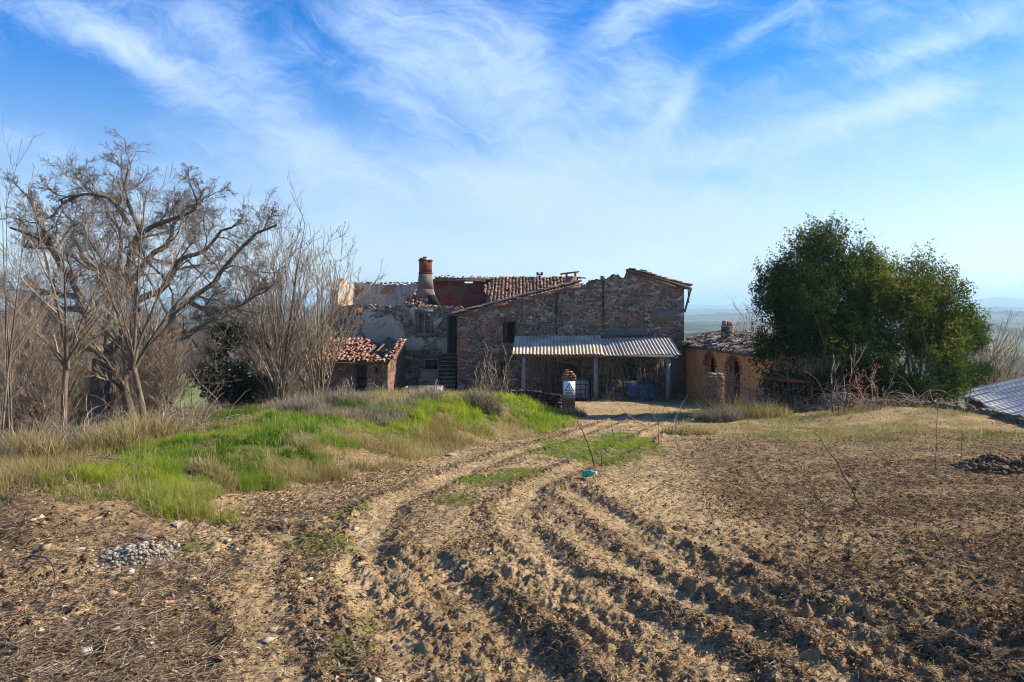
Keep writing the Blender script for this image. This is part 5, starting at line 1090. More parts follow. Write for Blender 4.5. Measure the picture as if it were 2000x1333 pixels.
evergreen('evergreen_tree', onground(1800, 26.), 'lighter olive-green evergreen tree, right neighbour of the dark pointed one', lobes(rt, 26.5), 4600, 24, .10, 4, M['leaf_olive'], 22, 'evergreen trees by the yard')
lo = [(1890, 700, 30, 50, 0), (1870, 735, 40, 32, -.3), (1905, 725, 18, 30, 0), (1898, 640, 10, 22, .2), (1910, 655, 8, 16, .2)]
evergreen('evergreen_bush', onground(1885, 31.), 'low yellow-green evergreen bush beside the grey shed roof', lobes(lo, 31.), 1100, 24, .11, 6, M['leaf_olive'], 12, cat='bush')
iv = [(430, 730, 42, 50, 0), (470, 700, 40, 45, .4), (405, 700, 24, 26, 0), (450, 775, 36, 34, -.2), (500, 760, 36, 34, 0), (395, 735, 14, 26, 0), (520, 720, 28, 40, .5), (445, 670, 30, 18, .6)]
evergreen('ivy_covered_tree', onground(450, 26.), 'dark leaning dead tree smothered in ivy behind the left grass bank', lobes(iv, 26.), 2000, 24, .12, 7, M['ivy'], 14)
# bare scrub right of the evergreens and behind the annex
straight_tree(1950, 31, 640, 130, 12, 'bare grey tree behind the grey corrugated shed roof', 71, 'bare trees on the right slope', stem_r=.05, matt='twig_pale', zoff=-.5, side=(9, 6, 3), tw=.014)
straight_tree(1925, 34, 630, 100, 10, 'bare grey tree between the evergreen bush and the shed roof', 72, 'bare trees on the right slope', stem_r=.045, matt='twig_pale', zoff=-.5, side=(9, 5, 2), tw=.014)
straight_tree(1468, 46, 598, 110, 10, 'pale bare tree rising behind the sagging annex roof', 73, 'bare trees on the right slope', stem_r=.04, matt='twig_pale', side=(8, 5, 2), tw=.012)
# ---------------------------------------------------------------- brambles, canes, vines, saplings
def canes(name, label, cat, pts, n, L, seed, mat, r0=.008, arch=-.35, up=1., spread=.5, group=None, K=8, parts='canes', wob=.1):
    r = np.random.default_rng(seed); pts = np.array(pts, float); i = r.integers(0, len(pts), n); P0 = pts[i] + r.normal(0, spread, (n, 3)) * (1, 1, .1)
    D = r.standard_normal((n, 3)) * (.6, .6, .2) + (0, 0, up); P = grow(P0, D, L * (.5 + .8 * r.random(n)), K, wob, arch, r)
    V, F, tn = tubes(P, radii(r0 * (.6 + .7 * r.random(n)), K, .35), 3); mb = MB().add(V, F, tn); c = pts.mean(0)
    o = mb.build(name, M[mat], None, origin=c); return tag(o, label, cat, group), P
def gpt(px, d_, dz=0): x = X(px, d_); return (x, d_, H(x, d_) + dz)
canes('bramble_thicket', 'tangle of pale dead brambles over the rusty rack', 'bramble', [gpt(p, 24.8 + q) for p in range(1490, 1660, 10) for q in (.5, 1.2)], 650, 1.6, 1, 'twig_pale', .015, -.22, 1.0, .35)
canes('bramble_thicket', 'low dead brambles trailing along the yard edge below the evergreens', 'bramble', [gpt(p, 24.2 - (p - 1600) * .006) for p in range(1600, 1980, 12)], 420, 1.2, 2, 'twig_pale', .012, -.3, .8, .3)
canes('bramble_thicket', 'dry brown weeds around the foot of the bare brick pillar', 'bramble', [gpt(p, 23.2) for p in range(1370, 1500, 8)], 420, .8, 3, 'straw', .007, -.12, 1.0, .25)
canes('dead_vine', 'curtain of dead vines hanging under the right half of the canopy', 'vine', [(X(p, 38.2), 38.2, Z(697, 38.2)) for p in list(range(1170, 1225, 5)) + [1245, 1255, 1290]], 120, 2.1, 4, 'twig_pale', .012, -.5, -1.2, .12, wob=.13)
canes('dead_vine', 'curtain of dead vines hanging under the left half of the canopy', 'vine', [(X(p, 38.4), 38.4, Z(697, 38.4)) for p in list(range(1035, 1075, 5)) + [1085, 1150]], 100, 2.2, 5, 'twig_pale', .012, -.5, -1.2, .14, wob=.13)
canes('fallen_vine', 'heap of fallen vine stems on the ground under the canopy', 'vine', [(X(p, 38.), 38., H(X(p, 38.), 38.) + .05) for p in range(1080, 1320, 8)], 260, 1.3, 6, 'twig_pale', .010, -.35, .7, .3)
canes('dead_cane_tangle', 'tangle of pale dry canes arching over the grass at the far left', 'canes', [gpt(p, 12.6 + .004 * p) for p in range(10, 180, 9)], 260, 1.1, 12, 'twig_pale', .006, -.2, .8, .3)
canes('dead_cane_tangle', 'tangle of pale dry canes below the leaning young trunk', 'canes', [gpt(p, 13 + .003 * p) for p in range(190, 380, 9)], 300, 1.1, 13, 'twig_pale', .006, -.2, .8, .3)
# tall pale stems in front of the barn
for k, (px, d_, pt, lb) in enumerate(((945, 34, 668, 'tall pale dead stem in front of the barn, leftmost of a group'), (957, 33.5, 655, 'tallest pale dead stem in front of the barn corner'), (970, 34.5, 676, 'slightly bent pale dead stem before the barn window'), (985, 33, 664, 'pale dead stem forking near its top before the barn window'), (930, 35, 690, 'short pale dead stem by the barn corner'))):
    straight_tree(px, d_, pt, 26, 5, lb, 100 + k, 'pale dead stems before the barn', 'dead_reed', 'twig_pale', stem_r=.022, cat='stem', side=(4, 0, 0), tw=.012)
straight_tree(1640, 22.6, 650, 110, 4, 'bare young sapling with kinked stem in front of the dark evergreen', 120, 'bare saplings', 'sapling', 'twig_pale', stem_r=.03, side=(4, 3, 0), tw=.010, cat='sapling')
straight_tree(1715, 22.4, 690, 60, 3, 'small bare sapling right of the kinked one', 121, 'bare saplings', 'sapling', 'twig_pale', stem_r=.022, side=(4, 2, 0), tw=.009, cat='sapling')
def leafy_sprout(px, d_, pt, sp, label, seed, n=900, size=.07, ns=7):
    r = np.random.default_rng(seed); b = np.array(onground(px, d_)); ht = Z(pt, d_) - b[2]; s_ = sp / FPX * d_ / 2; o = thing('russet_shrub', tuple(b), label, 'shrub')
    P = grow(np.repeat(b[None], ns, 0) + r.normal(0, .06, (ns, 3)) * (1, 1, 0), np.stack([r.normal(0, s_ * .6, ns), r.normal(0, .3, ns), np.full(ns, ht)], 1), ht * (.6 + .5 * r.random(ns)), 9, .09, 0, r)
    V, F, tn = tubes(P, radii(np.full(ns, .014), 9, .3), 4); MB().add(V, F, tn).build('stems', M['twig_red'], o)
    i = r.integers(0, ns, n); k = 2 + r.integers(0, 7, n); c = P[i, k] + r.normal(0, .12, (n, 3)); V, F = leaves(c, size * (.6 + .6 * r.random(n)), r, -.2, .6); MB().add(V, F, np.repeat(r.random(n), 4)).build('leaves', M['leaf_russet'], o)
leafy_sprout(1432, 25, 706, 60, 'shrub with withered russet leaves in front of the right arch', 1)
leafy_sprout(1380, 26.5, 735, 26, 'small withered shrub behind the bare brick pillar', 2, 260)
leafy_sprout(1683, 22.3, 712, 22, 'thin shrub with withered pinkish leaves below the evergreen trees', 3, 300, .06, 3)
# thin sticks and dead stalks in the foreground field
def stick(px0_, py0_, d0, px1_, py1_, dtop, rad, label, seed, mat='twigs_ground', tn_=.2, n=9):
    r = np.random.default_rng(seed); b = np.array(gpt(px0_, d0, -.05)); e = np.array(W3(px1_, py1_, dtop)); u_ = np.linspace(0, 1, n)[:, None]
    P = b + (e - b) * u_ + np.sin(u_ * math.pi) * r.normal(0, .06, 3) + r.normal(0, .008, (n, 3)); V, F, tn = tubes(P[None], np.linspace(rad, rad * .4, n)[None], 5, np.array([tn_]))
    mb = MB().add(V, F, tn); S_, D, Lc, rr = spawn(P[None], np.linspace(rad, rad * .4, n)[None], 4, .3, 1, 35, 10, r, np.linalg.norm(e - b) * .18); Q = grow(S_, D, Lc, 4, .1, .05, r); V, F, tn = tubes(Q, radii(np.full(len(Q), rad * .45), 4, .4), 3); mb.add(V, F, tn)
    return tag(mb.build('dead_stick', M[mat], None, origin=b), label, 'stick')
stick(1164, 925, 12.2, 1128, 822, 12.8, .014, 'dark leaning stick at the right-hand rut near the green bottle', 1, tn_=.05)
stick(1172, 925, 12.0, 1174, 880, 12.0, .011, 'short dark stick beside the leaning one', 2, tn_=.05)
stick(1275, 900, 14.5, 1268, 800, 14.6, .010, 'upright grey stalk in the middle of the field', 3, tn_=.6)
stick(1692, 1000, 8.6, 1590, 842, 9.6, .011, 'long thin stick leaning left across the ploughed soil', 4, tn_=.25)
stick(1650, 1040, 7.8, 1560, 905, 8.4, .007, 'thinner stalk leaning left beside the long stick', 5, tn_=.4)
stick(1826, 935, 11.5, 1832, 780, 11.6, .008, 'upright thin stalk in the grass at the right', 6, tn_=.35)
stick(1878, 915, 12.5, 1880, 842, 12.5, .007, 'short upright stalk near the soil heap at the right', 7, tn_=.4)
stick(1335, 905, 14.2, 1322, 815, 14.4, .008, 'thin pale stalk right of the grey one in the field', 8, tn_=.7)
stick(1205, 880, 16.5, 1196, 800, 16.6, .010, 'thin stalk standing beside the grassy strip of the track', 9, tn_=.3)
stick(1270, 830, 20.5, 1196, 776, 21.5, .014, 'pale stick leaning towards the canopy posts', 10, tn_=.8)
stick(1310, 830, 19, 1345, 770, 19.5, .010, 'pale stalk leaning right in front of the bare pillar', 11, tn_=.9)
stick(1400, 1050, 7.6, 1365, 940, 8.2, .006, 'fine dark stalk in the middle of the churned soil', 12, tn_=.3)
stick(1560, 1010, 8.3, 1520, 930, 8.8, .006, 'fine leaning stalk left of the long stick', 13, tn_=.5)
# pale weed sprays by the outhouse and on the bank
for k, (px, d_, pt, sp, lb) in enumerate(((682, 33.5, 740, 40, 'silvery dead weed in front of the outhouse door'), (750, 33, 752, 44, 'silvery dead weed at the outhouse corner'), (850, 31, 744, 40, 'silvery dead weed in front of the pale trough'), (340, 17, 800, 60, 'silvery dead thistle at the left end of the bank'))):
    straight_tree(px, d_, pt, sp, 9, lb, 140 + k, 'silvery dead weeds', 'dead_weed', 'twig_pale', stem_r=.011, cat='weed', side=(6, 4, 0), tw=.010)
# ---------------------------------------------------------------- ground cover
def blades(P, L, w, r, lean=.5, seg=2, bend=.6, dirbias=None):
    N = len(P); a = r.random(N) * 2 * math.pi; ld = np.stack([np.cos(a), np.sin(a), np.zeros(N)], 1)
    if dirbias is not None: ld = unit(ld + dirbias)
    le = lean * r.random(N)[:, None]; b = np.array(a + math.pi / 2 + r.normal(0, .8, N)); wd = np.stack([np.cos(b), np.sin(b), np.zeros(N)], 1) * (np.broadcast_to(w, (N,)) * .5)[:, None]; L = np.broadcast_to(L, (N,))[:, None]
    up = np.array((0, 0, 1.)); m_ = P + L * .55 * unit(up + ld * le); e = m_ + L * .45 * unit(up * (1 - bend * le * 1.6) + ld * (le * 1.6 + .25))
    V = np.stack([P - wd, P + wd, m_ + wd * .8, m_ - wd * .8, e + wd * .15, e - wd * .15], 1).reshape(-1, 3)
    f = np.array([(0, 1, 2, 3), (3, 2, 4, 5)]); F = (f[None] + (np.arange(N) * 6)[:, None, None]).reshape(-1, 4); return V, F
def sample(n, y0, y1, xl, xr, r, pw=1.):
    """n random ground points, denser near the viewer"""
    q = r.random(n); y = (y0 ** (1 - pw) + q * (y1 ** (1 - pw) - y0 ** (1 - pw))) ** (1 / (1 - pw)) if pw != 1 else y0 * (y1 / y0) ** q
    a, b = xl(y), xr(y); return a + (b - a) * r.random(n), y
r = np.random.default_rng(21)
def wsz(y): return np.clip(.0042 + .00042 * (y - 6), .004, .018)
# long grass on the bank
x, y = sample(900000, 6, 33, lambda y: np.maximum(np.interp(y, YE, XE) - 1.5, -.76 * y), lambda y: np.interp(y, YT, XT) + .9, r, 1.35)
bk, gr, bs, pt_, rg_, nn = zones(x, y); tall = .5 + 1.0 * np.clip(fbm(x, y, .9, 3) + .5, 0, 1); cl_ = np.clip(fbm(x + 3, y, 3.8, 3) * 3.4 + .55, .08, 1.3)
k = r.random(len(x)) < (gr * .75 + bs * .05) * cl_; P = np.stack([x[k], y[k], hgrid(x[k], y[k]) - .01], 1)
hh = (.05 + .13 * r.random(k.sum()) ** 1.3) * tall[k] * cl_[k] ** .5 * (1 + .5 * (y[k] > 16)); V, F = blades(P, hh, wsz(y[k]), r, .75)
hue = np.clip(.46 + .55 * fbm(x[k], y[k], .55, 3) + .35 * fbm(x[k], y[k], 2.6, 2) + r.normal(0, .13, k.sum()), 0, 1)
hue = np.where(x[k] < -3.0, hue - .18 * sm((y[k] - 13) / 4), hue + .06)
tag(mesh('grass', V, F, M['grass'], tint=np.repeat(np.clip(hue, 0, 1), 6)), 'long green grass growing on the bank left of the track', 'grass', kind='stuff')
k = r.random(len(x)) < (bs * .5 + gr * .06) * (.25 + .9 * cl_); P = np.stack([x[k], y[k], hgrid(x[k], y[k]) - .01], 1)
hh = (.09 + .20 * r.random(k.sum()) ** 1.5) * (.6 + .5 * tall[k]); V, F = blades(P, hh, wsz(y[k]) * .8, r, 1.3)
tn = np.clip(.45 + .5 * fbm(x[k], y[k], .8, 3) + r.normal(0, .22, k.sum()), 0, 1)
tag(mesh('dry_grass', V, F, M['straw'], tint=np.repeat(tn, 6)), 'bleached dry grass mixed into the bank', 'dry grass', kind='stuff')
# brush grass beyond the bank edge on the left slope
x, y = sample(130000, 8, 45, lambda y: -.8 * y - 1, lambda y: np.interp(y, YE, XE) + .6, r, 1.3)
P = np.stack([x, y, hgrid(x, y) - .02], 1); V, F = blades(P, .18 + .4 * r.random(len(x)) ** 2, wsz(y) * 1.1, r, 1.0); tn = np.clip(.35 + .5 * fbm(x, y, .6, 3) + r.normal(0, .2, len(x)), 0, 1)
tag(mesh('undergrowth', V, F, M['greyweed'], tint=np.repeat(tn, 6)), 'brown undergrowth on the slope below the bare trees', 'undergrowth', kind='stuff')
# sparse grass on the right and on the track
x, y = sample(420000, 6, 40, lambda y: np.interp(y, YT, XT) + .2, lambda y: np.minimum(.76 * y, np.interp(y, YR, XR) + 1.2), r, 1.3)
bk, gr, bs, pt_, rg_, nn = zones(x, y); k = r.random(len(x)) < np.clip(rg_ * (.45 + 1.2 * np.clip(nn + .15, 0, 1)) * .9, 0, 1); P = np.stack([x[k], y[k], hgrid(x[k], y[k]) - .01], 1)
V, F = blades(P, .03 + .15 * r.random(k.sum()) ** 2.2, wsz(y[k]) * .9, r, 1.2); tn = np.clip(.5 + .7 * fbm(x[k], y[k], .7, 3) + r.normal(0, .18, k.sum()), 0, 1)
tag(mesh('sparse_grass', V, F, M['sparse'], tint=np.repeat(tn, 6)), 'thin yellow-green grass over the field at the right', 'grass', kind='stuff')
Ps = []; 
for (cx, cy_), rx, ry in PW:
    n = int(min(60000, 9000 * rx * ry * 3)); a = r.random(n) * 6.28; q = np.sqrt(r.random(n)) * 1.25; Ps.append(np.stack([cx + rx * q * np.cos(a), cy_ + ry * q * np.sin(a)], 1))
Ps = np.concatenate(Ps); x, y = Ps[:, 0], Ps[:, 1]; pt_ = zones(x, y)[3]; k = r.random(len(x)) < pt_ * .6 * np.clip(.4 + 2.2 * fbm(x, y, 5, 2), .1, 1); P = np.stack([x[k], y[k], hgrid(x[k], y[k]) - .008], 1)
V, F = blades(P, .018 + .04 * r.random(k.sum()), wsz(y[k]) * .9, r, 1.2); tag(mesh('track_grass', V, F, M['grass'], tint=np.repeat(np.clip(r.normal(.5, .18, k.sum()), 0, 1), 6)), 'short green grass patches between the wheel tracks', 'grass', kind='stuff')
# grey weed clumps on the bank
def clump(px, py, d_, wpx, hpx, n, label, seed, mat='greyweed', name='dry_weed_clump', lean=1.0):
    r = np.random.default_rng(seed); b = gpt(px, d_); w = wpx / FPX * d_ / 2; a = r.random(n) * 6.28; q = np.sqrt(r.random(n)); x = b[0] + w * q * np.cos(a); y = d_ + w * .7 * q * np.sin(a)
    P = np.stack([x, y, hgrid(x, y) - .02], 1); L = hpx / FPX * d_ * (.5 + .7 * r.random(n)) * (1.15 - .5 * q); V, F = blades(P, L, .006 + .0004 * d_, r, lean); return tag(mesh(name, V, F, M[mat], tint=np.repeat(r.random(n), 6), origin=b), label, 'weeds', 'dry weed clumps on the bank')
for i, a in enumerate(((700, 0, 16, 200, 30, 4200, 'wide low grey weed patch on the front of the bank'), (620, 0, 20, 230, 40, 5000, 'wide grey dead weed patch along the crest of the bank left of the trough'), (300, 0, 14.5, 260, 36, 3600, 'wide pale dry patch where the bank meets the bare trees'), (590, 0, 17, 100, 46, 2200, 'grey dead weed clump on the bank under the many-stemmed tree'), (660, 0, 18.5, 110, 42, 2200, 'grey dead weed clump in the middle of the bank'), (770, 0, 18, 110, 34, 1800, 'thin grey weed clump on the bank below the pale trough'), (840, 0, 20.5, 80, 34, 1400, 'grey weed clump right below the pale trough'),
                       (940, 0, 20, 76, 44, 2600, 'rounded brown tussock near the crest of the bank'), (445, 0, 27, 120, 34, 2200, 'dark brown tussock at the foot of the ivy mass'), (280, 0, 13, 130, 60, 2400, 'pale arching dry grass at the left end of the bank'), (200, 0, 11.5, 150, 70, 2600, 'long bleached grass tuft near the dark young trunk'), (420, 0, 9.6, 80, 60, 1000, 'dry straw tuft at the front edge of the bank'),
                       (60, 0, 11, 150, 80, 2400, 'long bleached grass tuft at the far left edge'), (1405, 0, 22.6, 90, 36, 2200, 'grey-green tuft at the foot of the bare brick pillar'), (1120, 0, 25.2, 50, 22, 1000, 'yellow tuft at the foot of the sign pillar'), (1345, 0, 18, 110, 26, 1300, 'sparse straw tuft in the middle of the field'), (1480, 0, 23.5, 130, 34, 1800, 'dry grass clump below the rusty rack'))):
    clump(*a, seed=200 + i, mat='straw' if i in (2, 9, 10, 11, 12, 14, 15, 16) else 'greyweed')
# dry stalks over the right-hand field edge
x, y = sample(30000, 12, 30, lambda y: .2 * y, lambda y: np.minimum(.76 * y, np.interp(y, YR, XR) + .8), r, 1.2); rg_ = zones(x, y)[4]; k = r.random(len(x)) < .08 + .5 * rg_; P = np.stack([x[k], y[k], hgrid(x[k], y[k]) - .01], 1)
V, F = blades(P, .08 + .35 * r.random(k.sum()) ** 4, wsz(y[k]) * .7, r, 1.5); tag(mesh('dry_stalks', V, F, M['straw'], tint=np.repeat(r.random(k.sum()), 6)), 'dry stalks thinly scattered over the right edge of the field', 'dry stalks', kind='stuff')
# leaf litter
x, y = sample(960000, 3.0, 34, lambda y: np.maximum(-.9 * y - .5, np.interp(y, YT, XT) - 3.6), lambda y: np.minimum(.9 * y + .5, np.interp(y, YR, XR)), r, 1.75)
bk, gr, bs, pt_, rg_, nn = zones(x, y); _, bare_, clo_, till_ = Hfine(x, y); clu = np.clip(.45 + 1.5 * fbm(x, y, 1.6, 4), .05, 1)
edge = np.exp(-((s_left(x, y) + .2) / .8) ** 2) * (y > 8); k = r.random(len(x)) < np.clip((.16 + .85 * edge + .15 * till_) * clu * (1 - .8 * bare_) * (1 - .6 * bk) * (1 - .5 * pt_) + .05, 0, 1)
x, y = x[k], y[k]; n = len(x); z = hgrid(x, y); sz = (.012 + .034 * r.random(n) ** 2.6) * (.8 + .018 * y.clip(4, 30)) * (1 + .3 * edge[k])
a = r.random(n) * 6.28; tl = r.normal(0, .35, (n, 2)); fwd = np.stack([np.cos(a), np.sin(a), tl[:, 0]], 1) * sz[:, None]; sd_ = np.stack([-np.sin(a), np.cos(a), tl[:, 1]], 1) * (sz * (.3 + .4 * r.random(n)))[:, None]; c0 = np.stack([x, y, z + .006 + .2 * sz], 1)
up = np.array((0, 0, 1.)) * (sz * r.random(n) * .45)[:, None]
V = np.stack([c0 - fwd * .55, c0 - sd_ * .5 + up, c0 + fwd * .55 + up * .6, c0 + sd_ * .5 + up * .8, c0], 1).reshape(-1, 3); f = np.array([(0, 4, 1), (1, 4, 2), (2, 4, 3), (3, 4, 0)])
F = (f[None] + (np.arange(n) * 5)[:, None, None]).reshape(-1, 3)
tn = np.clip(r.beta(2.0, 2.4, n) + .15 * edge[k] - .28 * till_[k], 0, 1)
tag(mesh('leaf_litter', V, F, M['litter'], tint=np.repeat(tn, 5)), 'dead leaves and chips scattered over the track and soil', 'leaf litter', kind='stuff')
# straw and twig fragments
x, y = sample(760000, 3.0, 26, lambda y: np.maximum(-.9 * y - .5, np.interp(y, YT, XT) - 3.6), lambda y: .9 * y + .5, r, 1.8)
_, bare_, clo_, till_ = Hfine(x, y); lf = sm((s_left(x, y) + 2.6) / 1.5) * sm((9.8 - y) / 1.5); k = r.random(len(x)) < np.clip((.20 + .36 * till_ + .30 * lf + .45 * clo_) * (1 - .8 * bare_) * np.clip(.5 + 1.4 * fbm(x, y, 1.2, 3), .1, 1), 0, 1)
x, y, lf = x[k], y[k], lf[k]; n = len(x); Lg = (.02 + .075 * r.random(n) ** 3) * (1 + lf * .9) * (.8 + .03 * y); a = r.random(n) * 6.28; D = np.stack([np.cos(a), np.sin(a), r.normal(.0, .16, n)], 1)
p0 = np.stack([x, y, hgrid(x, y) + .008], 1); m_ = p0 + D * Lg[:, None] * .5 + np.stack([r.normal(0, .1, n), r.normal(0, .1, n), r.random(n) * .12], 1) * Lg[:, None]; e = p0 + D * Lg[:, None]; e[:, 2] = np.maximum(e[:, 2], hgrid(e[:, 0], e[:, 1]) + .004)
V, F, tn = tubes(np.stack([p0, m_, e], 1), np.repeat(((.0012 + .0022 * r.random(n) ** 2) * (.8 + .05 * y))[:, None], 3, 1) * np.array((1, .9, .5)), 3, np.clip(r.random(n) ** .8 - .2 * till_[k], 0, 1))
tag(mesh('straw_litter', V, F, M['twigs_ground'], tint=tn), 'straw and broken twigs strewn over the churned soil', 'straw', kind='stuff')
# soil clods
x, y = sample(145000, 3.0, 18, lambda y: np.maximum(-.9 * y - .5, np.interp(y, YT, XT) - 3.), lambda y: .9 * y + .5, r, 1.7)
_, bare_, clo_, till_ = Hfine(x, y); lf = sm((s_left(x, y) + 2.2) / 1.5) * (y < 8.5); k = r.random(len(x)) < np.clip((.10 + .55 * clo_ + .28 * till_ + .3 * lf) * (1 - bare_), 0, 1); x, y = x[k], y[k]; n = len(x)
V, F, tn = rocks(np.stack([x, y, hgrid(x, y)], 1), .006 + .018 * r.random(n) ** 4, .7, .3, r); tag(mesh('soil_clods', V, F, M['clod'], tint=tn), 'crumbled clods of dark soil along the ruts', 'clods', kind='stuff')
# bark and wood chips at the left
n = 420; x = -3.9 + 3.2 * r.random(n) ** 1.3; y = 3.6 + 4.6 * r.random(n); x = x - .25 * (y - 4); P = np.stack([x, y, hgrid(x, y) + .012], 1); V, F, tn = rocks(P, .012 + .045 * r.random(n) ** 3, .32, .25, r, True)
tag(mesh('bark_chips', V, F, M['litter'], tint=tn), 'bark and wood chips scattered through the brush at the left', 'wood chips', kind='stuff')
# ---------------------------------------------------------------- single stones, shards, litter
def single(px, py, size, mat, name, label, cat, seed, flat=.6, boxy=False, group=None, n=1, tint=None):
    r = np.random.default_rng(seed); x, d_ = gp(px, py)
    for _ in range(8): z = float(hgrid(np.array([x]), np.array([d_]))[0]); d_ = max(2.5, (CAMZ - z) * FPX / (py - HY)); x = X(px, d_)
    if n == 1: P = np.array([(x, d_, z + size * flat * .35)])
    else: P = np.stack([x + r.normal(0, size, n), d_ + r.normal(0, size * .8, n), z + size * .3 * r.random(n)], 1)
    V, F, tn = rocks(P, size if n == 1 else size * (.3 + .5 * r.random(n)), flat, .2, r, boxy, tint)
    if n == 1 and not boxy:        # finer stone: subdivide by displaced midpoints
        V2 = []; F2 = []
        for f in F:
            a, b, c = V[f]; ab, bc, ca = (a + b) / 2, (b + c) / 2, (c + a) / 2; cc = V.mean(0)
            ab, bc, ca = (cc + (q - cc) * (1.10 + .12 * math.sin(q.sum() * 90)) for q in (ab, bc, ca)); i = len(V2); V2 += [a, b, c, ab, bc, ca]; F2 += [(i, i + 3, i + 5), (i + 3, i + 1, i + 4), (i + 5, i + 4, i + 2), (i + 3, i + 4, i + 5)]
        V, F, tn = np.array(V2), np.array(F2), np.full(len(V2), tn[0])
    return tag(mesh(name, V, F, mat, tint=tn, origin=(x, d_, z)), label, cat, group)
# grey rubble heap near the left foreground
x, d_ = gp(262, 1100); z = float(hgrid(np.array([x]), np.array([d_]))[0]); rr_ = np.random.default_rng(77); n = 1500; a = rr_.random(n) * 6.28; q = rr_.random(n) ** .7 * 1.5; hx_ = .22 * q * np.cos(a); hy_ = .30 * q * np.sin(a)
V, F, tn = rocks(np.stack([x + hx_, d_ + hy_, z + .10 * (1 - q ** 2).clip(0) * (.6 + .8 * vnoise(hx_ * 14, hy_ * 14)).clip(.1, 1.4) + .01 * rr_.random(n)], 1), .005 + .024 * rr_.random(n) ** 4, .8, .32, rr_)
tag(mesh('rubble_heap', V, F, M['rock'], tint=tn, origin=(x, d_, z)), 'small heap of pale grey mortar rubble at the left foreground', 'rubble', kind='stuff')
for i, a in enumerate(((880, 890, .11, 'rock', 'pale flat stone lying on the leafy slope beside the track', .4), (155, 1078, .05, 'rock', 'small whitish stone among the brush at the left', .6), (346, 1030, .06, 'rock', 'whitish stone at the grass edge above the rubble heap', .8), (282, 1055, .05, 'rock', 'dark small stone above the rubble heap', .9), (235, 1046, .07, 'rock', 'flat pinkish stone slab near the grass edge', .3),
                       (1870, 893, .09, 'rock', 'pale stone in the soil at the right', .6), (1590, 1240, .05, 'rock', 'small pale stone in the right-hand ruts', .6), (1560, 1215, .04, 'rock', 'tiny white stone in the right-hand ruts', .6), (905, 1112, .04, 'rock', 'whitish stone between two ruts in the middle', .6), (220, 1125, .03, 'rock', 'tiny pale stone below the rubble heap', .7))):
    single(a[0], a[1], a[2], M[a[3]], 'stone', a[4], 'stone', 300 + i, a[5], tint=.85 if 'dark' not in a[4] else .1)
sh_l = [(325, 1178, .05, 'small pink tile shard on the bare soil, left of centre'), (138, 1150, .055, 'orange tile shard beside the fallen branch'), (40, 1190, .07, 'curved tile shard at the left edge'), (70, 1055, .055, 'orange shard in the brush near the left edge'), (1172, 1316, .035, 'bright orange shard in the rut at the bottom'), (1080, 1207, .03, 'small orange shard in the middle of the churned soil'), (905, 1168, .03, 'small orange shard between the ruts'), (1118, 1192, .045, 'pinkish flat shard on a soil ridge'), (718, 1292, .04, 'red shard at the bottom left rut'), (1452, 985, .05, 'reddish shard on the dark soil under the field'), (720, 1230, .03, 'dull red shard beside the left rut'), (820, 1328, .04, 'dark red shard at the bottom edge'), (300, 1052, .04, 'orange shard near the grass edge')]
for i, (px, py, s_, lb) in enumerate(sh_l): single(px, py, s_, M['shard'], 'tile_shard', lb, 'tile shard', 320 + i, .28, True, 'broken roof tile shards on the soil', tint=.75)
# soil heap at the far right
x, d_ = X(1985, 11.8), 11.8; z = H(x, d_); rr_ = np.random.default_rng(5); n = 2600; a = rr_.random(n) * 6.28; q = np.sqrt(rr_.random(n)); V, F, tn = rocks(np.stack([x + .9 * q * np.cos(a), d_ + .6 * q * np.sin(a), z + .22 * (1 - q ** 2) * (.6 + 1.2 * vnoise(q * np.cos(a) * 3, q * np.sin(a) * 3))], 1), .010 + .045 * rr_.random(n) ** 4, .8, .3, rr_)
tag(mesh('soil_heap', V, F, M['clod'], tint=tn * .6, origin=(x, d_, z)), 'heap of dark soil clods at the right edge', 'soil heap', kind='stuff')
# crumpled green plastic bottle
x, d_ = gp(1138, 941); z = float(hgrid(np.array([x]), np.array([d_]))[0]); bt = thing('plastic_bottle', (x, d_, z), 'crumpled turquoise plastic bottle lying at the edge of the right rut', 'bottle')
nb_, mb_ = 9, 14; u_ = np.linspace(0, 1, nb_); pr = np.array([.03, .046, .05, .042, .05, .046, .048, .026, .013]); a = np.arange(mb_) / mb_ * 6.2832; rr_ = np.random.default_rng(6)
ax_ = unit(np.array((.8, -.5, .25))); s1_ = unit(np.cross(ax_, (0, 0, 1))); s2_ = np.cross(s1_, ax_); V = []
for i in range(nb_): V.append(np.array((x, d_, z + .05)) + ax_ * u_[i] * .20 + (pr[i] * (1 + rr_.normal(0, .10, mb_)))[:, None] * (np.cos(a)[:, None] * s1_ + np.sin(a)[:, None] * s2_))
i = np.arange(mb_); j = (i + 1) % mb_; F = np.concatenate([np.stack([k * mb_ + i, k * mb_ + j, (k + 1) * mb_ + j, (k + 1) * mb_ + i], 1) for k in range(nb_ - 1)]); mesh('body', np.concatenate(V), F, M['plastic_green'], bt, smooth=True)
q = MB(); c = np.array((x, d_, z + .05)) + ax_ * .20; q.bar(c, c + ax_ * .022, .03); q.build('cap', M['sign_white'], bt)
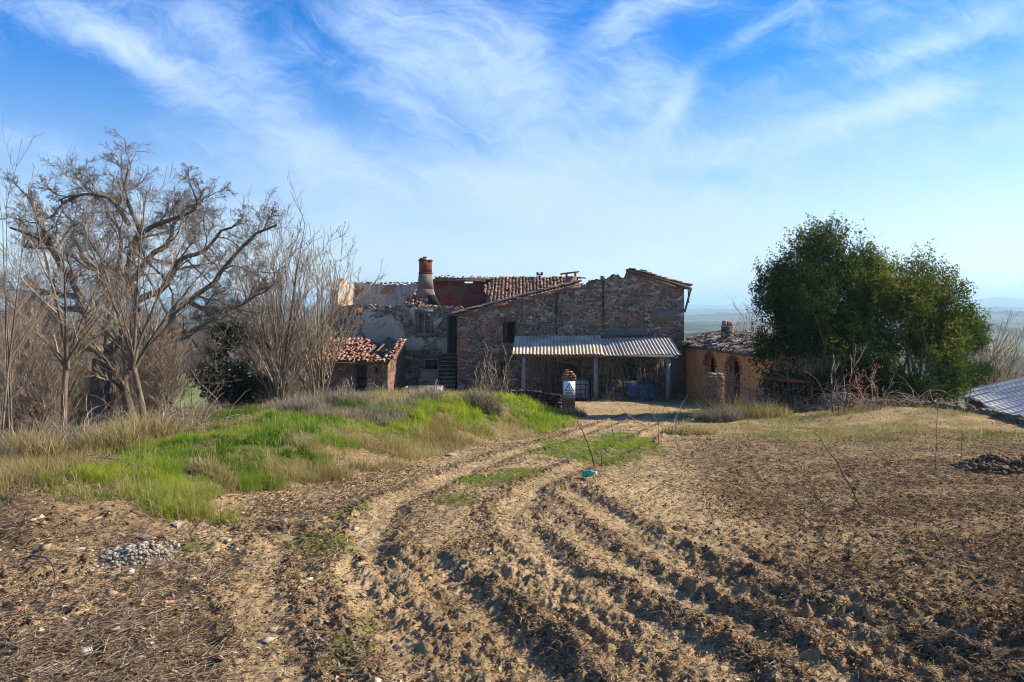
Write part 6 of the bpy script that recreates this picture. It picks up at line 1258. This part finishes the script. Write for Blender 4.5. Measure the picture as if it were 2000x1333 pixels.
# fallen branches
def fallen(pts, rad, label, seed, mat='bark_grey', nb=6):
    r = np.random.default_rng(seed); Q = []
    for px, py, dz in pts:
        x, d_ = gp(px, py)
        for _ in range(6): z = float(hgrid(np.array([x]), np.array([d_]))[0]); d_ = max(2.5, (CAMZ - z) * FPX / (py - HY)); x = X(px, d_)
        Q.append((x, d_, z + dz + rad))
    P = resample(smoothpoly3(Q), 12); Rd = np.linspace(rad, rad * .4, 12)[None]; V, F, tn = tubes(P[None], Rd, 6); mb = MB().add(V, F, tn)
    if nb: S_, D, Lc, rr = spawn(P[None], Rd, nb, .2, 1, 40, 12, r, np.linalg.norm(P[-1] - P[0]) * .3); D[:, 2] = np.abs(D[:, 2]) * .5; G_ = grow(S_, D, Lc, 5, .12, .0, r); V, F, tn = tubes(G_, radii(np.maximum(rr * .7, .0025), 5, .4), 4); mb.add(V, F, tn)
    return tag(mb.build('fallen_branch', M[mat], None, origin=Q[0], smooth=True), label, 'branch')
fallen([(60, 1092, .02), (95, 1115, .08), (108, 1150, .06), (95, 1185, .0)], .009, 'curved dark branch among the brush at the left', 1)
fallen([(175, 915, .16), (215, 922, .16), (265, 930, .12), (285, 935, .10)], .010, 'pale forked branch lying over the grass bank at the left', 2, 'twig_pale', 8)
fallen([(130, 1330, .0), (180, 1290, .03), (240, 1250, .05), (335, 1210, .02)], .006, 'long thin branch across the lower left soil', 3, nb=8)
fallen([(170, 1240, .0), (200, 1262, .02), (205, 1285, .01)], .006, 'short crooked branch in the lower left corner', 4, nb=3)
fallen([(1740, 1268, .0), (1800, 1290, .03), (1850, 1300, .02)], .006, 'thin branch lying across the ruts at the lower right', 5)
fallen([(1270, 960, .02), (1330, 935, .05), (1390, 925, .02)], .007, 'pale branch lying on the dark soil near the path', 6)
fallen([(1550, 905, .02), (1640, 885, .08), (1700, 870, .03)], .007, 'pale branch lying in the thin grass at the right', 7)
fallen([(1660, 820, .05), (1750, 800, .18), (1850, 815, .12), (1930, 850, .0)], .016, 'long pale branch arching along the kerb at the right', 8, nb=8)
fallen([(1895, 905, .02), (1830, 908, .10), (1780, 925, .02)], .006, 'thin branch beside the soil heap', 9)
# leafy shrub outside the view that shades the lower right corner
evergreen('shade_bush', (5.9, 4.5, H(5.9, 4.5)), 'leafy bush just outside the view that shades the lower right soil', [(6.1, 4.6, H(5.6, 4.9) + .6, .7, .9, .7)], 700, 24, .09, 91, M['leaf_dark'], 8, cat='bush')
HAZE = 1 / 4300
# ---------------------------------------------------------------- haze
hm = bpy.data.materials.new('air'); hm.use_nodes = True; t = NT(hm.node_tree)
o_ = t.n('ShaderNodeOutputMaterial'); v_ = t.n('ShaderNodeVolumePrincipled')
v_.inputs['Color'].default_value = (.50, .78, 1, 1); v_.inputs['Density'].default_value = HAZE; v_.inputs['Anisotropy'].default_value = .15
t.set(o_, 'Volume', v_.outputs[0])
hb = MB().box((-13000, -60, -75), (13000, 13000, 135)).build('haze', hm)
tag(hb, kind='stuff'); tag(hb, 'pale blue haze lying over the far hills', 'haze')
